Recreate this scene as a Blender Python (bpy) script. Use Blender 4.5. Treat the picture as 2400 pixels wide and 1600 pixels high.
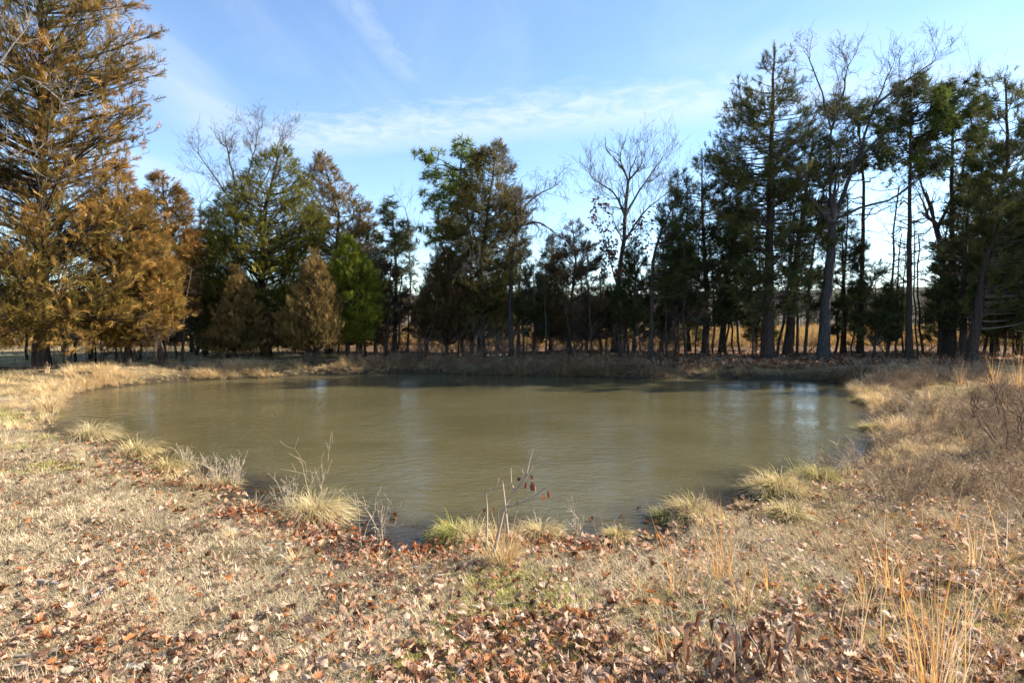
import bpy, math
import numpy as np
from mathutils import Vector
R = math.radians
for o in list(bpy.data.objects): bpy.data.objects.remove(o, do_unlink=True)
SC = bpy.context.scene
COL = SC.collection
SC.cycles.max_bounces = 5; SC.cycles.diffuse_bounces = 2; SC.cycles.use_adaptive_sampling = True; SC.cycles.adaptive_threshold = .02; SC.cycles.glossy_bounces = 2; SC.cycles.transmission_bounces = 3; SC.cycles.transparent_max_bounces = 4; SC.cycles.caustics_reflective = False; SC.cycles.caustics_refractive = False
rng = np.random.default_rng(7)

# ------------------------------------------------------------------ camera
CAMZ, LENS, PITCH = 1.85, 20.0, R(2.36)
cam_d = bpy.data.cameras.new('camera'); cam = bpy.data.objects.new('camera', cam_d); COL.objects.link(cam)
cam.location = (0, 0, CAMZ); cam.rotation_euler = (math.pi/2 - PITCH, 0, 0)
cam_d.sensor_width = 36; cam_d.lens = LENS; cam_d.clip_start = 0.05; cam_d.clip_end = 5000
SC.camera = cam
F = 2400*LENS/36.0
SP, CP = math.sin(PITCH), math.cos(PITCH)
def ray(px, py):
    a = (px-1200)/F; b = -(py-800)/F
    return np.array([a, CP + b*SP, -SP + b*CP])
def at_y(px, py, Y):                       # point on the sight line at depth Y
    d = ray(px, py); return np.array([0, 0, CAMZ]) + d*(Y/d[1])
def at_z(px, py, z):                       # point on a level plane
    d = ray(px, py); return np.array([0, 0, CAMZ]) + d*((z-CAMZ)/d[2])

# ------------------------------------------------------------------ light
SUN_AZ, SUN_EL = R(75), R(32)              # azimuth to the right of the view direction
sd_ = Vector((math.sin(SUN_AZ)*math.cos(SUN_EL), math.cos(SUN_AZ)*math.cos(SUN_EL), math.sin(SUN_EL)))
sun_d = bpy.data.lights.new('sun', 'SUN'); sun_d.energy = 5.0; sun_d.angle = R(0.55); sun_d.color = (1.0, 0.93, 0.81)
sun = bpy.data.objects.new('sun', sun_d); COL.objects.link(sun); sun.location = (20, 5, 20)
sun.rotation_euler = sd_.to_track_quat('Z', 'Y').to_euler()
SC.view_settings.view_transform = 'Standard'; SC.view_settings.look = 'None'
SC.view_settings.gamma = 1; SC.view_settings.exposure = 1.55; SC.view_settings.use_curve_mapping = False
W = bpy.data.worlds.new('World'); SC.world = W; W.use_nodes = True
wn, wl = W.node_tree.nodes, W.node_tree.links; wn.clear()
def wnode(t, **k):
    n = wn.new(t)
    for a, v in k.items(): setattr(n, a, v)
    return n
def wmath(op, a, b=None, c=None):
    n = wnode('ShaderNodeMath', operation=op)
    for i, v in enumerate((a, b, c)):
        if v is None: continue
        if isinstance(v, (int, float)): n.inputs[i].default_value = v
        else: wl.new(v, n.inputs[i])
    return n.outputs[0]
def wss(v, lo, hi):
    n = wnode('ShaderNodeMapRange', interpolation_type='SMOOTHSTEP'); wl.new(v, n.inputs[0])
    n.inputs[1].default_value = lo; n.inputs[2].default_value = hi; return n.outputs[0]
sky = wnode('ShaderNodeTexSky', sky_type='NISHITA'); sky.sun_disc = False
sky.sun_elevation = SUN_EL; sky.sun_rotation = SUN_AZ; sky.air_density = 1.0; sky.dust_density = 0.1; sky.ozone_density = 3.2; sky.altitude = 200
tc = wnode('ShaderNodeTexCoord')
sep = wnode('ShaderNodeSeparateXYZ'); wl.new(tc.outputs['Generated'], sep.inputs[0])
zz = wmath('MAXIMUM', sep.outputs[2], 0.03)
cu = wmath('DIVIDE', sep.outputs[0], zz); cv = wmath('DIVIDE', sep.outputs[1], zz)
cmb = wnode('ShaderNodeCombineXYZ'); wl.new(cu, cmb.inputs[0]); wl.new(cv, cmb.inputs[1])
def wnoise(scale, detail, rough, vec, sx=1, sy=1, rot=0, dist=0):
    m = wnode('ShaderNodeMapping'); wl.new(vec, m.inputs[0]); m.inputs['Scale'].default_value = (sx, sy, 1); m.inputs['Rotation'].default_value = (0, 0, rot)
    n = wnode('ShaderNodeTexNoise'); n.inputs['Scale'].default_value = scale; n.inputs['Detail'].default_value = detail
    n.inputs['Roughness'].default_value = rough; n.inputs['Distortion'].default_value = dist; wl.new(m.outputs[0], n.inputs[0]); return n.outputs[0]
def plane_pt(px, py):
    d = ray(px, py); return np.array([d[0]/d[2], d[1]/d[2]])
def band(a, b, w, soft, strength, fade0, fade1, nz):
    # an old contrail on the cirrus layer: straight streak from a to b, half width w, ragged edge, fading at its ends
    A, B = plane_pt(*a), plane_pt(*b); t = B-A; L = np.linalg.norm(t); t = t/L; n = np.array([-t[1], t[0]])
    along = wmath('ADD', wmath('ADD', wmath('MULTIPLY', cu, float(t[0])), wmath('MULTIPLY', cv, float(t[1]))), float(-A@t))
    across = wmath('ADD', wmath('ADD', wmath('MULTIPLY', cu, float(n[0])), wmath('MULTIPLY', cv, float(n[1]))), float(-A@n))
    wob = wmath('MULTIPLY_ADD', nz, soft*2.0, -soft)
    d = wmath('ABSOLUTE', wmath('ADD', across, wob))
    m = wss(d, w+soft, max(w-soft, 0.0))
    m = wmath('MULTIPLY', m, wss(along, -fade0, fade0)); m = wmath('MULTIPLY', m, wss(along, L+fade1, L-fade1))
    tex = wss(nz, 0.25, 0.75)
    return wmath('MULTIPLY', wmath('MULTIPLY', m, wmath('MULTIPLY_ADD', tex, 0.75, 0.35)), strength)
n1 = wnoise(7.0, 6, 0.62, cmb.outputs[0], 1, 1, 0.5, 0.6)
n2 = wnoise(2.2, 6, 0.6, cmb.outputs[0], 1.0, 0.35, 0.9, 0.8)
n3 = wnoise(14.0, 5, 0.65, cmb.outputs[0], 1.0, 0.6, -0.4, 0.8)
m = band((560, 345), (2500, 165), 0.27, 0.24, 0.60, 0.6, 1.5, n1)
m = wmath('MAXIMUM', m, band((730, -120), (960, 190), 0.05, 0.045, 0.27, 0.1, 0.2, n3))
m = wmath('MAXIMUM', m, band((300, 60), (560, 360), 0.15, 0.2, 0.46, 0.5, 0.6, n2))
m = wmath('MAXIMUM', m, band((80, 330), (620, 470), 0.35, 0.3, 0.5, 0.6, 0.8, n2))
m = wmath('MAXIMUM', m, band((1650, 140), (2500, 60), 0.16, 0.15, 0.38, 0.5, 0.9, n2))
wash = wmath('MULTIPLY', wss(n2, 0.4, 0.9), 0.2)
m = wmath('MAXIMUM', m, wash)
m = wmath('MULTIPLY', m, wss(sep.outputs[2], 0.02, 0.28))
mix = wnode('ShaderNodeMix', data_type='RGBA'); wl.new(m, mix.inputs[0]); wl.new(sky.outputs[0], mix.inputs[6])
mix.inputs[7].default_value = (3.4, 3.75, 4.1, 1)
bg = wnode('ShaderNodeBackground'); bg.inputs[1].default_value = 0.1; wl.new(mix.outputs[2], bg.inputs[0])
wo = wnode('ShaderNodeOutputWorld'); wl.new(bg.outputs[0], wo.inputs[0])

# ------------------------------------------------------------------ mesh helpers
def mesh_np(name, V, faces, col=None, smooth=False):
    """faces: list of int arrays (n,3) or (n,4); col: per-vertex rgb"""
    me = bpy.data.meshes.new(name)
    V = np.asarray(V, np.float32); faces = [np.asarray(f, np.int32) for f in faces if len(f)]
    me.vertices.add(len(V)); me.vertices.foreach_set('co', V.ravel())
    tot = np.concatenate([np.full(len(f), f.shape[1], np.int32) for f in faces]); idx = np.concatenate([f.ravel() for f in faces])
    me.loops.add(len(idx)); me.loops.foreach_set('vertex_index', idx)
    me.polygons.add(len(tot)); st = np.zeros(len(tot), np.int32); st[1:] = np.cumsum(tot)[:-1]
    me.polygons.foreach_set('loop_start', st); me.polygons.foreach_set('loop_total', tot)
    if smooth: me.polygons.foreach_set('use_smooth', np.ones(len(tot), bool))
    me.update(calc_edges=True); me.validate()
    if col is not None:
        c = np.ones((len(V), 4), np.float32); c[:, :3] = col
        a = me.color_attributes.new('col', 'FLOAT_COLOR', 'POINT'); a.data.foreach_set('color', c.ravel())
    return me
def add(name, me, mat=None, parent=None, loc=None, label=None, cat=None, group=None, kind=None):
    o = bpy.data.objects.new(name, me); COL.objects.link(o)
    if mat is not None and me is not None and not me.materials: me.materials.append(mat)
    if parent is not None: o.parent = parent
    if loc is not None: o.location = loc
    if parent is not None and name in ('crown', 'limbs', 'twigs', 'blades', 'thatch', 'stalks', 'leaves'): kind = 'stuff'
    tag(o, label, cat, group, kind); return o
def tag(o, label=None, cat=None, group=None, kind=None):
    for k, v in (('label', label), ('category', cat), ('group', group), ('kind', kind)):
        if v: o[k] = v
    return o
def norm(v): return v/np.maximum(np.linalg.norm(v, axis=-1, keepdims=True), 1e-9)
def frames(d, roll=None, up=None):
    """orthonormal frames (n,3,3) whose columns are x=d, y=side, z=up-ish"""
    d = norm(d); u = np.tile(np.array([0, 0, 1.0]), (len(d), 1)) if up is None else up
    bad = np.abs((d*u).sum(1)) > 0.97; u = np.where(bad[:, None], np.array([1.0, 0, 0]), u)
    y = norm(np.cross(u, d)); z = np.cross(d, y)
    if roll is not None:
        c, s = np.cos(roll)[:, None], np.sin(roll)[:, None]; y, z = y*c+z*s, z*c-y*s
    return np.stack([d, y, z], 2)
class MB:
    def __init__(s): s.V = []; s.Q = []; s.T = []; s.C = []; s.n = 0
    def push(s, V, Q=None, T=None, C=None):
        V = np.asarray(V, float).reshape(-1, 3)
        if Q is not None and len(Q): s.Q.append(np.asarray(Q)+s.n)
        if T is not None and len(T): s.T.append(np.asarray(T)+s.n)
        s.V.append(V); s.n += len(V)
        C = np.array([1., 1, 1]) if C is None else np.asarray(C, float)
        s.C.append(np.broadcast_to(C, V.shape))
    def mesh(s, name, smooth=False, off=None):
        V = np.concatenate(s.V)
        if off is not None: V = V-np.asarray(off)
        fs = ([np.concatenate(s.Q)] if s.Q else [])+([np.concatenate(s.T)] if s.T else [])
        return mesh_np(name, V, fs, np.concatenate(s.C), smooth)
    def stamp(s, tv, tq, pos, fr, sc, C):
        """copies of a quad template (k,3) at n places"""
        n, k = len(pos), len(tv); tv = np.asarray(tv)
        sc = np.asarray(sc, float).reshape(n, -1)
        if sc.shape[1] == 1: P = np.einsum('nij,kj->nki', fr, tv)*sc[:, :, None]
        else: P = np.einsum('nij,nkj->nki', fr, tv[None]*sc[:, None, :])
        P = P+pos[:, None, :]
        Q = np.asarray(tq)[None]+(np.arange(n)*k)[:, None, None]
        Q = Q.reshape(-1, Q.shape[-1])
        Cc = (np.asarray(C) if np.ndim(C) == 3 else np.repeat(np.asarray(C)[:, None, :], k, 1)).reshape(-1, 3)
        if Q.shape[1] == 4: s.push(P, Q=Q, C=Cc)
        else: s.push(P, T=Q, C=Cc)
    def segs(s, p0, p1, r0, r1, k=3, C=None):
        p0, p1 = np.asarray(p0, float), np.asarray(p1, float)
        if len(p0) == 0: return
        r0, r1 = np.asarray(r0, float), np.asarray(r1, float); n = len(p0)
        fr = frames(p1-p0); a = np.arange(k)*2*math.pi/k
        ring = fr[:, None, :, 1]*np.cos(a)[None, :, None]+fr[:, None, :, 2]*np.sin(a)[None, :, None]
        V = np.concatenate([p0[:, None]+ring*r0[:, None, None], p1[:, None]+ring*r1[:, None, None]], 1)
        i = np.arange(k); j = (i+1) % k
        q = np.stack([i, j, j+k, i+k], 1)[None]+(np.arange(n)*2*k)[:, None, None]
        s.push(V, Q=q.reshape(-1, 4), C=None if C is None else np.repeat(np.broadcast_to(C, (n, 3)), 2*k, 0))
    def tube(s, pts, rad, k=10, C=None, bump=0.0, seed=0):
        pts = np.asarray(pts, float); n = len(pts); rad = np.asarray(rad, float)
        t = np.gradient(pts, axis=0); fr = frames(t, up=np.tile(np.array([0, 1.0, 0]), (n, 1)))
        a = np.arange(k)*2*math.pi/k; r = np.random.default_rng(seed)
        fl = 1+bump*(r.random(k)-0.5)[None]*1.4+bump*(r.random((n, k))-0.5)
        V = pts[:, None]+(fr[:, None, :, 1]*np.cos(a)[None, :, None]+fr[:, None, :, 2]*np.sin(a)[None, :, None])*(rad[:, None]*fl)[:, :, None]
        i = np.arange(k); j = (i+1) % k; q = np.concatenate([np.stack([i, j, j+k, i+k], 1)+m*k for m in range(n-1)])
        s.push(V, Q=q, C=C)
def vnoise(x, y, seed=0):
    xi, yi = np.floor(x).astype(np.int64), np.floor(y).astype(np.int64); fx, fy = x-xi, y-yi
    def h(a, b):
        n = (a*374761393+b*668265263+seed*1274126177) & 0x7fffffff
        n = ((n ^ (n >> 13))*1103515245) & 0x7fffffff
        return ((n ^ (n >> 16)) & 0xffff)/65535.0
    fx = fx*fx*(3-2*fx); fy = fy*fy*(3-2*fy)
    return (h(xi, yi)*(1-fx)+h(xi+1, yi)*fx)*(1-fy)+(h(xi, yi+1)*(1-fx)+h(xi+1, yi+1)*fx)*fy
def fbm(x, y, s, seed=0, o=3):
    t = 0; a = 1; n = 0
    for i in range(o): t = t+a*vnoise(x*s, y*s, seed+i*17); n += a; a *= .5; s *= 2.1
    return t/n
def sstep(x, a, b):
    t = np.clip((x-a)/(b-a), 0, 1); return t*t*(3-2*t)

# ------------------------------------------------------------------ materials
def new_mat(name):
    m = bpy.data.materials.new(name); m.use_nodes = True; nt = m.node_tree; nt.nodes.clear()
    out = nt.nodes.new('ShaderNodeOutputMaterial'); return m, nt.nodes, nt.links, out
def mat_leaf(name, trans=0.25, tint=True, gloss=0.0, rough=0.6, base=(1, 1, 1)):
    m, N, L, out = new_mat(name)
    a = N.new('ShaderNodeAttribute'); a.attribute_name = 'col'
    c = a.outputs['Color']
    if tint:
        b = N.new('ShaderNodeAttribute'); b.attribute_type = 'INSTANCER'; b.attribute_name = 'tint'
        x = N.new('ShaderNodeMix'); x.data_type = 'RGBA'; x.blend_type = 'MULTIPLY'; x.inputs[0].default_value = 1
        L.new(c, x.inputs[6]); L.new(b.outputs['Color'], x.inputs[7]); c = x.outputs[2]
    p = N.new('ShaderNodeBsdfPrincipled'); L.new(c, p.inputs['Base Color']); p.inputs['Roughness'].default_value = rough
    p.inputs['Specular IOR Level'].default_value = gloss
    t = N.new('ShaderNodeBsdfTranslucent'); L.new(c, t.inputs[0])
    s = N.new('ShaderNodeMixShader'); s.inputs[0].default_value = trans
    L.new(p.outputs[0], s.inputs[1]); L.new(t.outputs[0], s.inputs[2]); L.new(s.outputs[0], out.inputs[0]); return m
def mat_bark(name, c1, c2, scale=9):
    m, N, L, out = new_mat(name)
    tcn = N.new('ShaderNodeTexCoord'); mp = N.new('ShaderNodeMapping'); mp.inputs['Scale'].default_value = (1, 1, .18); L.new(tcn.outputs['Object'], mp.inputs[0])
    n = N.new('ShaderNodeTexNoise'); n.inputs['Scale'].default_value = scale*3; n.inputs['Detail'].default_value = 6; n.inputs['Roughness'].default_value = .7; L.new(mp.outputs[0], n.inputs[0])
    r = N.new('ShaderNodeValToRGB'); r.color_ramp.elements[0].position = .35; r.color_ramp.elements[1].position = .68
    r.color_ramp.elements[0].color = (*c1, 1); r.color_ramp.elements[1].color = (*c2, 1); L.new(n.outputs[0], r.inputs[0])
    b = N.new('ShaderNodeBump'); b.inputs['Strength'].default_value = .8; b.inputs['Distance'].default_value = .03; L.new(n.outputs[0], b.inputs['Height'])
    p = N.new('ShaderNodeBsdfPrincipled'); p.inputs['Roughness'].default_value = .9; p.inputs['Specular IOR Level'].default_value = .15
    L.new(r.outputs[0], p.inputs['Base Color']); L.new(b.outputs[0], p.inputs['Normal']); L.new(p.outputs[0], out.inputs[0]); return m
M_FOL = mat_leaf('foliage', .3, tint=False)
M_GRASS = mat_leaf('dry_grass', .3)
M_LITTER = mat_leaf('dead_leaf', .36, gloss=.12, rough=.5)
M_STEM = mat_leaf('dry_stem', .12)
M_CEDAR = mat_bark('cedar_bark', (.022, .016, .013), (.095, .070, .054))
M_OAK = mat_bark('oak_bark', (.026, .024, .023), (.085, .08, .076))
M_PINE = mat_bark('pine_bark', (.025, .018, .015), (.088, .064, .05))
M_TWIG = mat_bark('grey_twig', (.07, .06, .05), (.19, .165, .14))
M_STONE = mat_bark('pale_stone', (.34, .30, .24), (.56, .50, .42), 4)
def mat_ground():
    m, N, L, out = new_mat('ground_soil')
    a = N.new('ShaderNodeAttribute'); a.attribute_name = 'col'
    tcn = N.new('ShaderNodeTexCoord')
    n = N.new('ShaderNodeTexNoise'); n.inputs['Scale'].default_value = 5; n.inputs['Detail'].default_value = 9; n.inputs['Roughness'].default_value = .72; L.new(tcn.outputs['Object'], n.inputs[0])
    n2 = N.new('ShaderNodeTexNoise'); n2.inputs['Scale'].default_value = 45; n2.inputs['Detail'].default_value = 6; n2.inputs['Roughness'].default_value = .7; L.new(tcn.outputs['Object'], n2.inputs[0])
    r = N.new('ShaderNodeMapRange'); L.new(n.outputs[0], r.inputs[0]); r.inputs[1].default_value = .3; r.inputs[2].default_value = .7; r.inputs[3].default_value = .55; r.inputs[4].default_value = 1.3
    r2 = N.new('ShaderNodeMapRange'); L.new(n2.outputs[0], r2.inputs[0]); r2.inputs[1].default_value = .3; r2.inputs[2].default_value = .7; r2.inputs[3].default_value = .5; r2.inputs[4].default_value = 1.4
    mu = N.new('ShaderNodeMath'); mu.operation = 'MULTIPLY'; L.new(r.outputs[0], mu.inputs[0]); L.new(r2.outputs[0], mu.inputs[1])
    x = N.new('ShaderNodeVectorMath'); x.operation = 'SCALE'; L.new(a.outputs['Color'], x.inputs[0]); L.new(mu.outputs[0], x.inputs['Scale'])
    b = N.new('ShaderNodeBump'); b.inputs['Strength'].default_value = .9; b.inputs['Distance'].default_value = .04; L.new(n2.outputs[0], b.inputs['Height'])
    p = N.new('ShaderNodeBsdfPrincipled'); p.inputs['Roughness'].default_value = 1; p.inputs['Specular IOR Level'].default_value = .05
    L.new(x.outputs[0], p.inputs['Base Color']); L.new(b.outputs[0], p.inputs['Normal']); L.new(p.outputs[0], out.inputs[0]); return m
M_GROUND = mat_ground()
def mat_water():
    m, N, L, out = new_mat('muddy_water')
    tcn = N.new('ShaderNodeTexCoord')
    def nz(scale, sx, sy, rot, det, rough):
        mp = N.new('ShaderNodeMapping'); mp.inputs['Scale'].default_value = (sx, sy, 1); mp.inputs['Rotation'].default_value = (0, 0, rot); L.new(tcn.outputs['Object'], mp.inputs[0])
        n = N.new('ShaderNodeTexNoise'); n.inputs['Scale'].default_value = scale; n.inputs['Detail'].default_value = det; n.inputs['Roughness'].default_value = rough; n.inputs['Distortion'].default_value = .4
        L.new(mp.outputs[0], n.inputs[0]); return n.outputs[0]
    w1 = nz(7, .55, 1.3, .25, 3, .5); w2 = nz(19, .6, 1.2, -.3, 3, .55); w3 = nz(.55, 1, 1, 0, 3, .5); w4 = nz(.35, 1, 1.6, 0, 4, .6)
    gust = N.new('ShaderNodeMapRange'); L.new(w3, gust.inputs[0]); gust.inputs[1].default_value = .35; gust.inputs[2].default_value = .65; gust.inputs[3].default_value = .4; gust.inputs[4].default_value = 1.4
    s = N.new('ShaderNodeMath'); s.operation = 'MULTIPLY_ADD'; L.new(w2, s.inputs[0]); s.inputs[1].default_value = .45; L.new(w1, s.inputs[2])
    h = N.new('ShaderNodeMath'); h.operation = 'MULTIPLY'; L.new(s.outputs[0], h.inputs[0]); L.new(gust.outputs[0], h.inputs[1])
    b = N.new('ShaderNodeBump'); b.inputs['Strength'].default_value = 1.0; b.inputs['Distance'].default_value = .0155; L.new(h.outputs[0], b.inputs['Height'])
    r = N.new('ShaderNodeValToRGB'); r.color_ramp.elements[0].position = .3; r.color_ramp.elements[1].position = .7
    r.color_ramp.elements[0].color = (.076, .064, .029, 1); r.color_ramp.elements[1].color = (.102, .087, .041, 1); L.new(w4, r.inputs[0])
    dp = N.new('ShaderNodeAttribute'); dp.attribute_name = 'col'      # clear shallows show the dark leafy bottom
    bx_ = N.new('ShaderNodeMix'); bx_.data_type = 'RGBA'; L.new(dp.outputs['Fac'], bx_.inputs[0]); bx_.inputs[6].default_value = (.026, .020, .013, 1); L.new(r.outputs[0], bx_.inputs[7])
    p = N.new('ShaderNodeBsdfPrincipled'); p.inputs['Roughness'].default_value = .06; p.inputs['IOR'].default_value = 1.33
    L.new(bx_.outputs[2], p.inputs['Base Color']); L.new(b.outputs[0], p.inputs['Normal']); L.new(p.outputs[0], out.inputs[0]); return m
M_WATER = mat_water()

# ------------------------------------------------------------------ terrain and pond
SHORE_PX = [(118, 978), (124, 955), (165, 928), (205, 912), (305, 902), (430, 892), (570, 886), (715, 881), (865, 876), (930, 873), (1020, 876), (1170, 878), (1330, 882),
            (1480, 886), (1600, 887), (1740, 888), (1890, 890), (1975, 897), (2012, 908), (2000, 922), (2022, 938), (2050, 955), (2052, 975), (2070, 992), (2040, 1020), (2030, 1048), (2010, 1075), (1965, 1100),
            (1890, 1104), (1830, 1112), (1775, 1128), (1760, 1150), (1690, 1160), (1610, 1172), (1560, 1190), (1530, 1215), (1450, 1228), (1370, 1240), (1300, 1236), (1235, 1226), (1120, 1232), (1050, 1216), (1010, 1224),
            (985, 1254), (945, 1272), (905, 1262), (868, 1236), (825, 1216), (770, 1190), (700, 1176), (630, 1168), (590, 1160), (560, 1138), (510, 1130), (462, 1122), (440, 1098), (390, 1082), (330, 1062), (275, 1030), (180, 1006), (135, 992)]
S = np.array([at_z(x, y+(34 if y > 1150 else 16 if y > 960 and x < 700 else 8 if y > 960 else 0), 0)[:2] for x, y in SHORE_PX])
for _ in range(2):
    n_ = np.roll(S, -1, 0); S = np.stack([.75*S+.25*n_, .25*S+.75*n_], 1).reshape(-1, 2)
S = S+np.stack([fbm(S[:, 0], S[:, 1], 1.6, 3)-.5, fbm(S[:, 0], S[:, 1], 1.6, 9)-.5], 1)*.28
def shore_d(x, y):
    """signed distance to the shoreline, positive on land"""
    x = np.asarray(x, float).ravel(); y = np.asarray(y, float).ravel(); out = np.empty(len(x))
    A = S; B = np.roll(S, -1, 0); D = B-A; dd = (D**2).sum(1)
    for i in range(0, len(x), 20000):
        P = np.stack([x[i:i+20000], y[i:i+20000]], 1)
        far = (np.abs(P[:, 0]) > 30) | (P[:, 1] > 40) | (P[:, 1] < -20)
        d = np.full(len(P), 20.0); q = P[~far]
        if len(q):
            rel = q[:, None]-A[None]; t = np.clip((rel*D[None]).sum(2)/dd, 0, 1)
            dist = np.sqrt((((rel-t[:, :, None]*D[None])**2).sum(2)).min(1))
            c = ((A[None, :, 1] > q[:, 1:2]) != (B[None, :, 1] > q[:, 1:2])) & (q[:, 0:1] < (D[None, :, 0])*(q[:, 1:2]-A[None, :, 1])/(D[None, :, 1]+1e-12)+A[None, :, 0])
            ins = c.sum(1) % 2 == 1; d[~far] = np.where(ins, -dist, dist)
        out[i:i+20000] = d
    return out
def height(x, y, d=None):
    x = np.asarray(x, float); y = np.asarray(y, float); sh = x.shape; x = x.ravel(); y = y.ravel()
    if d is None: d = shore_d(x, y)
    far = sstep(y, 11.5, 16)
    top = .26-.04*far+.15*far+.12*sstep(x, 4, 11)*(1-sstep(y, 12, 17))
    rise = top*(1-np.exp(-np.maximum(d, 0)/(2.3-1.8*far)))
    z = np.where(d > 0, rise+.015, -np.minimum(-d*.35, .6)+.015)
    z = z+(fbm(x, y, .7, 21)-.5)*.10*sstep(d, .1, 1.5)+(fbm(x, y, 3.1, 22)-.5)*.05*sstep(d, .02, .4)
    z = z-.25*sstep(y, 26, 60)+(fbm(x, y, .05, 5)-.5)*.5*sstep(y, 30, 80)
    z = z+np.maximum(0, np.hypot(x, y)-140)*.012
    return z.reshape(sh)
def graded(lo, hi, core_lo, core_hi, step, g=1.22):
    c = list(np.arange(core_lo, core_hi+step/2, step)); s = step; v = c[-1]
    while v < hi: s *= g; v += s; c.append(v)
    s = step; v = c[0]; pre = []
    while v > lo: s *= g; v -= s; pre.append(v)
    return np.array(pre[::-1]+c)
gx = graded(-1500, 1500, -14, 14, .14); gy = graded(-400, 2200, .8, 21, .14)
GX, GY = np.meshgrid(gx, gy); gd = shore_d(GX, GY).reshape(GX.shape); GZ = height(GX, GY, gd.ravel())
def ground_col(x, y, d):
    n = fbm(x, y, .9, 31)[..., None]; n2 = fbm(x, y, 2.7, 33)[..., None]
    straw = np.array([.27, .20, .105]); soil = np.array([.135, .088, .050]); green = np.array([.13, .13, .035]); leaf = np.array([.115, .060, .032]); gold = np.array([.36, .235, .095]); mud = np.array([.085, .066, .042]); wood = np.array([.11, .085, .06])
    c = soil+(straw-soil)*sstep(n, .3, .65); c = c+(green-c)*sstep(n2, .55, .8)*.5
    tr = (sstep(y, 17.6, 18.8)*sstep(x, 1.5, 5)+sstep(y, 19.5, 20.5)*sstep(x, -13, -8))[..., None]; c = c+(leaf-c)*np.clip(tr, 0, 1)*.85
    f = sstep(y+(n[..., 0]-.5)*3, 29.5, 32)[..., None]; c = c+(gold-c)*f
    w = sstep(y, 95, 110)[..., None]; c = c+(wood-c)*w
    c = c+(mud*.8-c)*(1-sstep(d, .10, .50))[..., None]; return c
gc = ground_col(GX, GY, gd)
ny, nx = GX.shape; ii = np.arange(ny*nx).reshape(ny, nx)
gq = np.stack([ii[:-1, :-1], ii[:-1, 1:], ii[1:, 1:], ii[1:, :-1]], -1).reshape(-1, 4)
add('ground', mesh_np('ground', np.stack([GX, GY, GZ], -1).reshape(-1, 3), [gq], gc.reshape(-1, 3), True), M_GROUND, kind='structure', label='grassy ground with dead leaves around the pond')
# water sheet: the pond outline pushed slightly under the banks
tn = np.roll(S, -1, 0)-np.roll(S, 1, 0); nr = norm(np.stack([tn[:, 1], -tn[:, 0]], 1)); area = (S[:, 0]*np.roll(S[:, 1], -1)-S[:, 1]*np.roll(S[:, 0], -1)).sum()
wx, wy = np.arange(S[:, 0].min()-.6, S[:, 0].max()+.6, .11), np.arange(S[:, 1].min()-.6, S[:, 1].max()+.6, .11); WX, WY = np.meshgrid(wx, wy); WD = shore_d(WX, WY).reshape(WX.shape)
dep = sstep(-WD+(fbm(WX, WY, 2.2, 95)-.5)*.5, .02, .30+.55*(1-sstep(WY, 6.5, 9.5)))*.999; ii = np.arange(WX.size).reshape(WX.shape); wq = np.stack([ii[:-1, :-1], ii[:-1, 1:], ii[1:, 1:], ii[1:, :-1]], -1).reshape(-1, 4); wq = wq[(WD.ravel()[wq] < .3).all(1)]
us, inv = np.unique(wq, return_inverse=True); add('pond_water', mesh_np('pond_water', np.stack([WX.ravel()[us], WY.ravel()[us], 0*us], 1), [inv.reshape(-1, 4)], np.repeat(dep.ravel()[us][:, None], 3, 1), True), M_WATER, kind='structure', label='muddy green-brown pond water with wind ripples')
# far low ridge
hx = np.linspace(-900, 900, 120); rows = []
for k, yy in enumerate((330, 380, 430, 500)):
    hh = (0, .75, 1, .6)[k]*(17+7*fbm(hx, hx*0+3, .006, 2)+9*sstep(hx, 100, 500)); rows.append(np.stack([hx, yy+0*hx, hh-1+fbm(hx, hx*0+k, .05, 8)*2.5], -1))
HV = np.concatenate(rows); ii = np.arange(480).reshape(4, 120); hq = np.stack([ii[:-1, :-1], ii[:-1, 1:], ii[1:, 1:], ii[1:, :-1]], -1).reshape(-1, 4)
add('hills', mesh_np('hills', HV, [hq], np.tile([.085, .085, .06], (480, 1)), True), M_GROUND, kind='structure', label='low wooded ridge on the horizon')
def ground_at(x, y): return float(height(np.array([x]), np.array([y]))[0])

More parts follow.
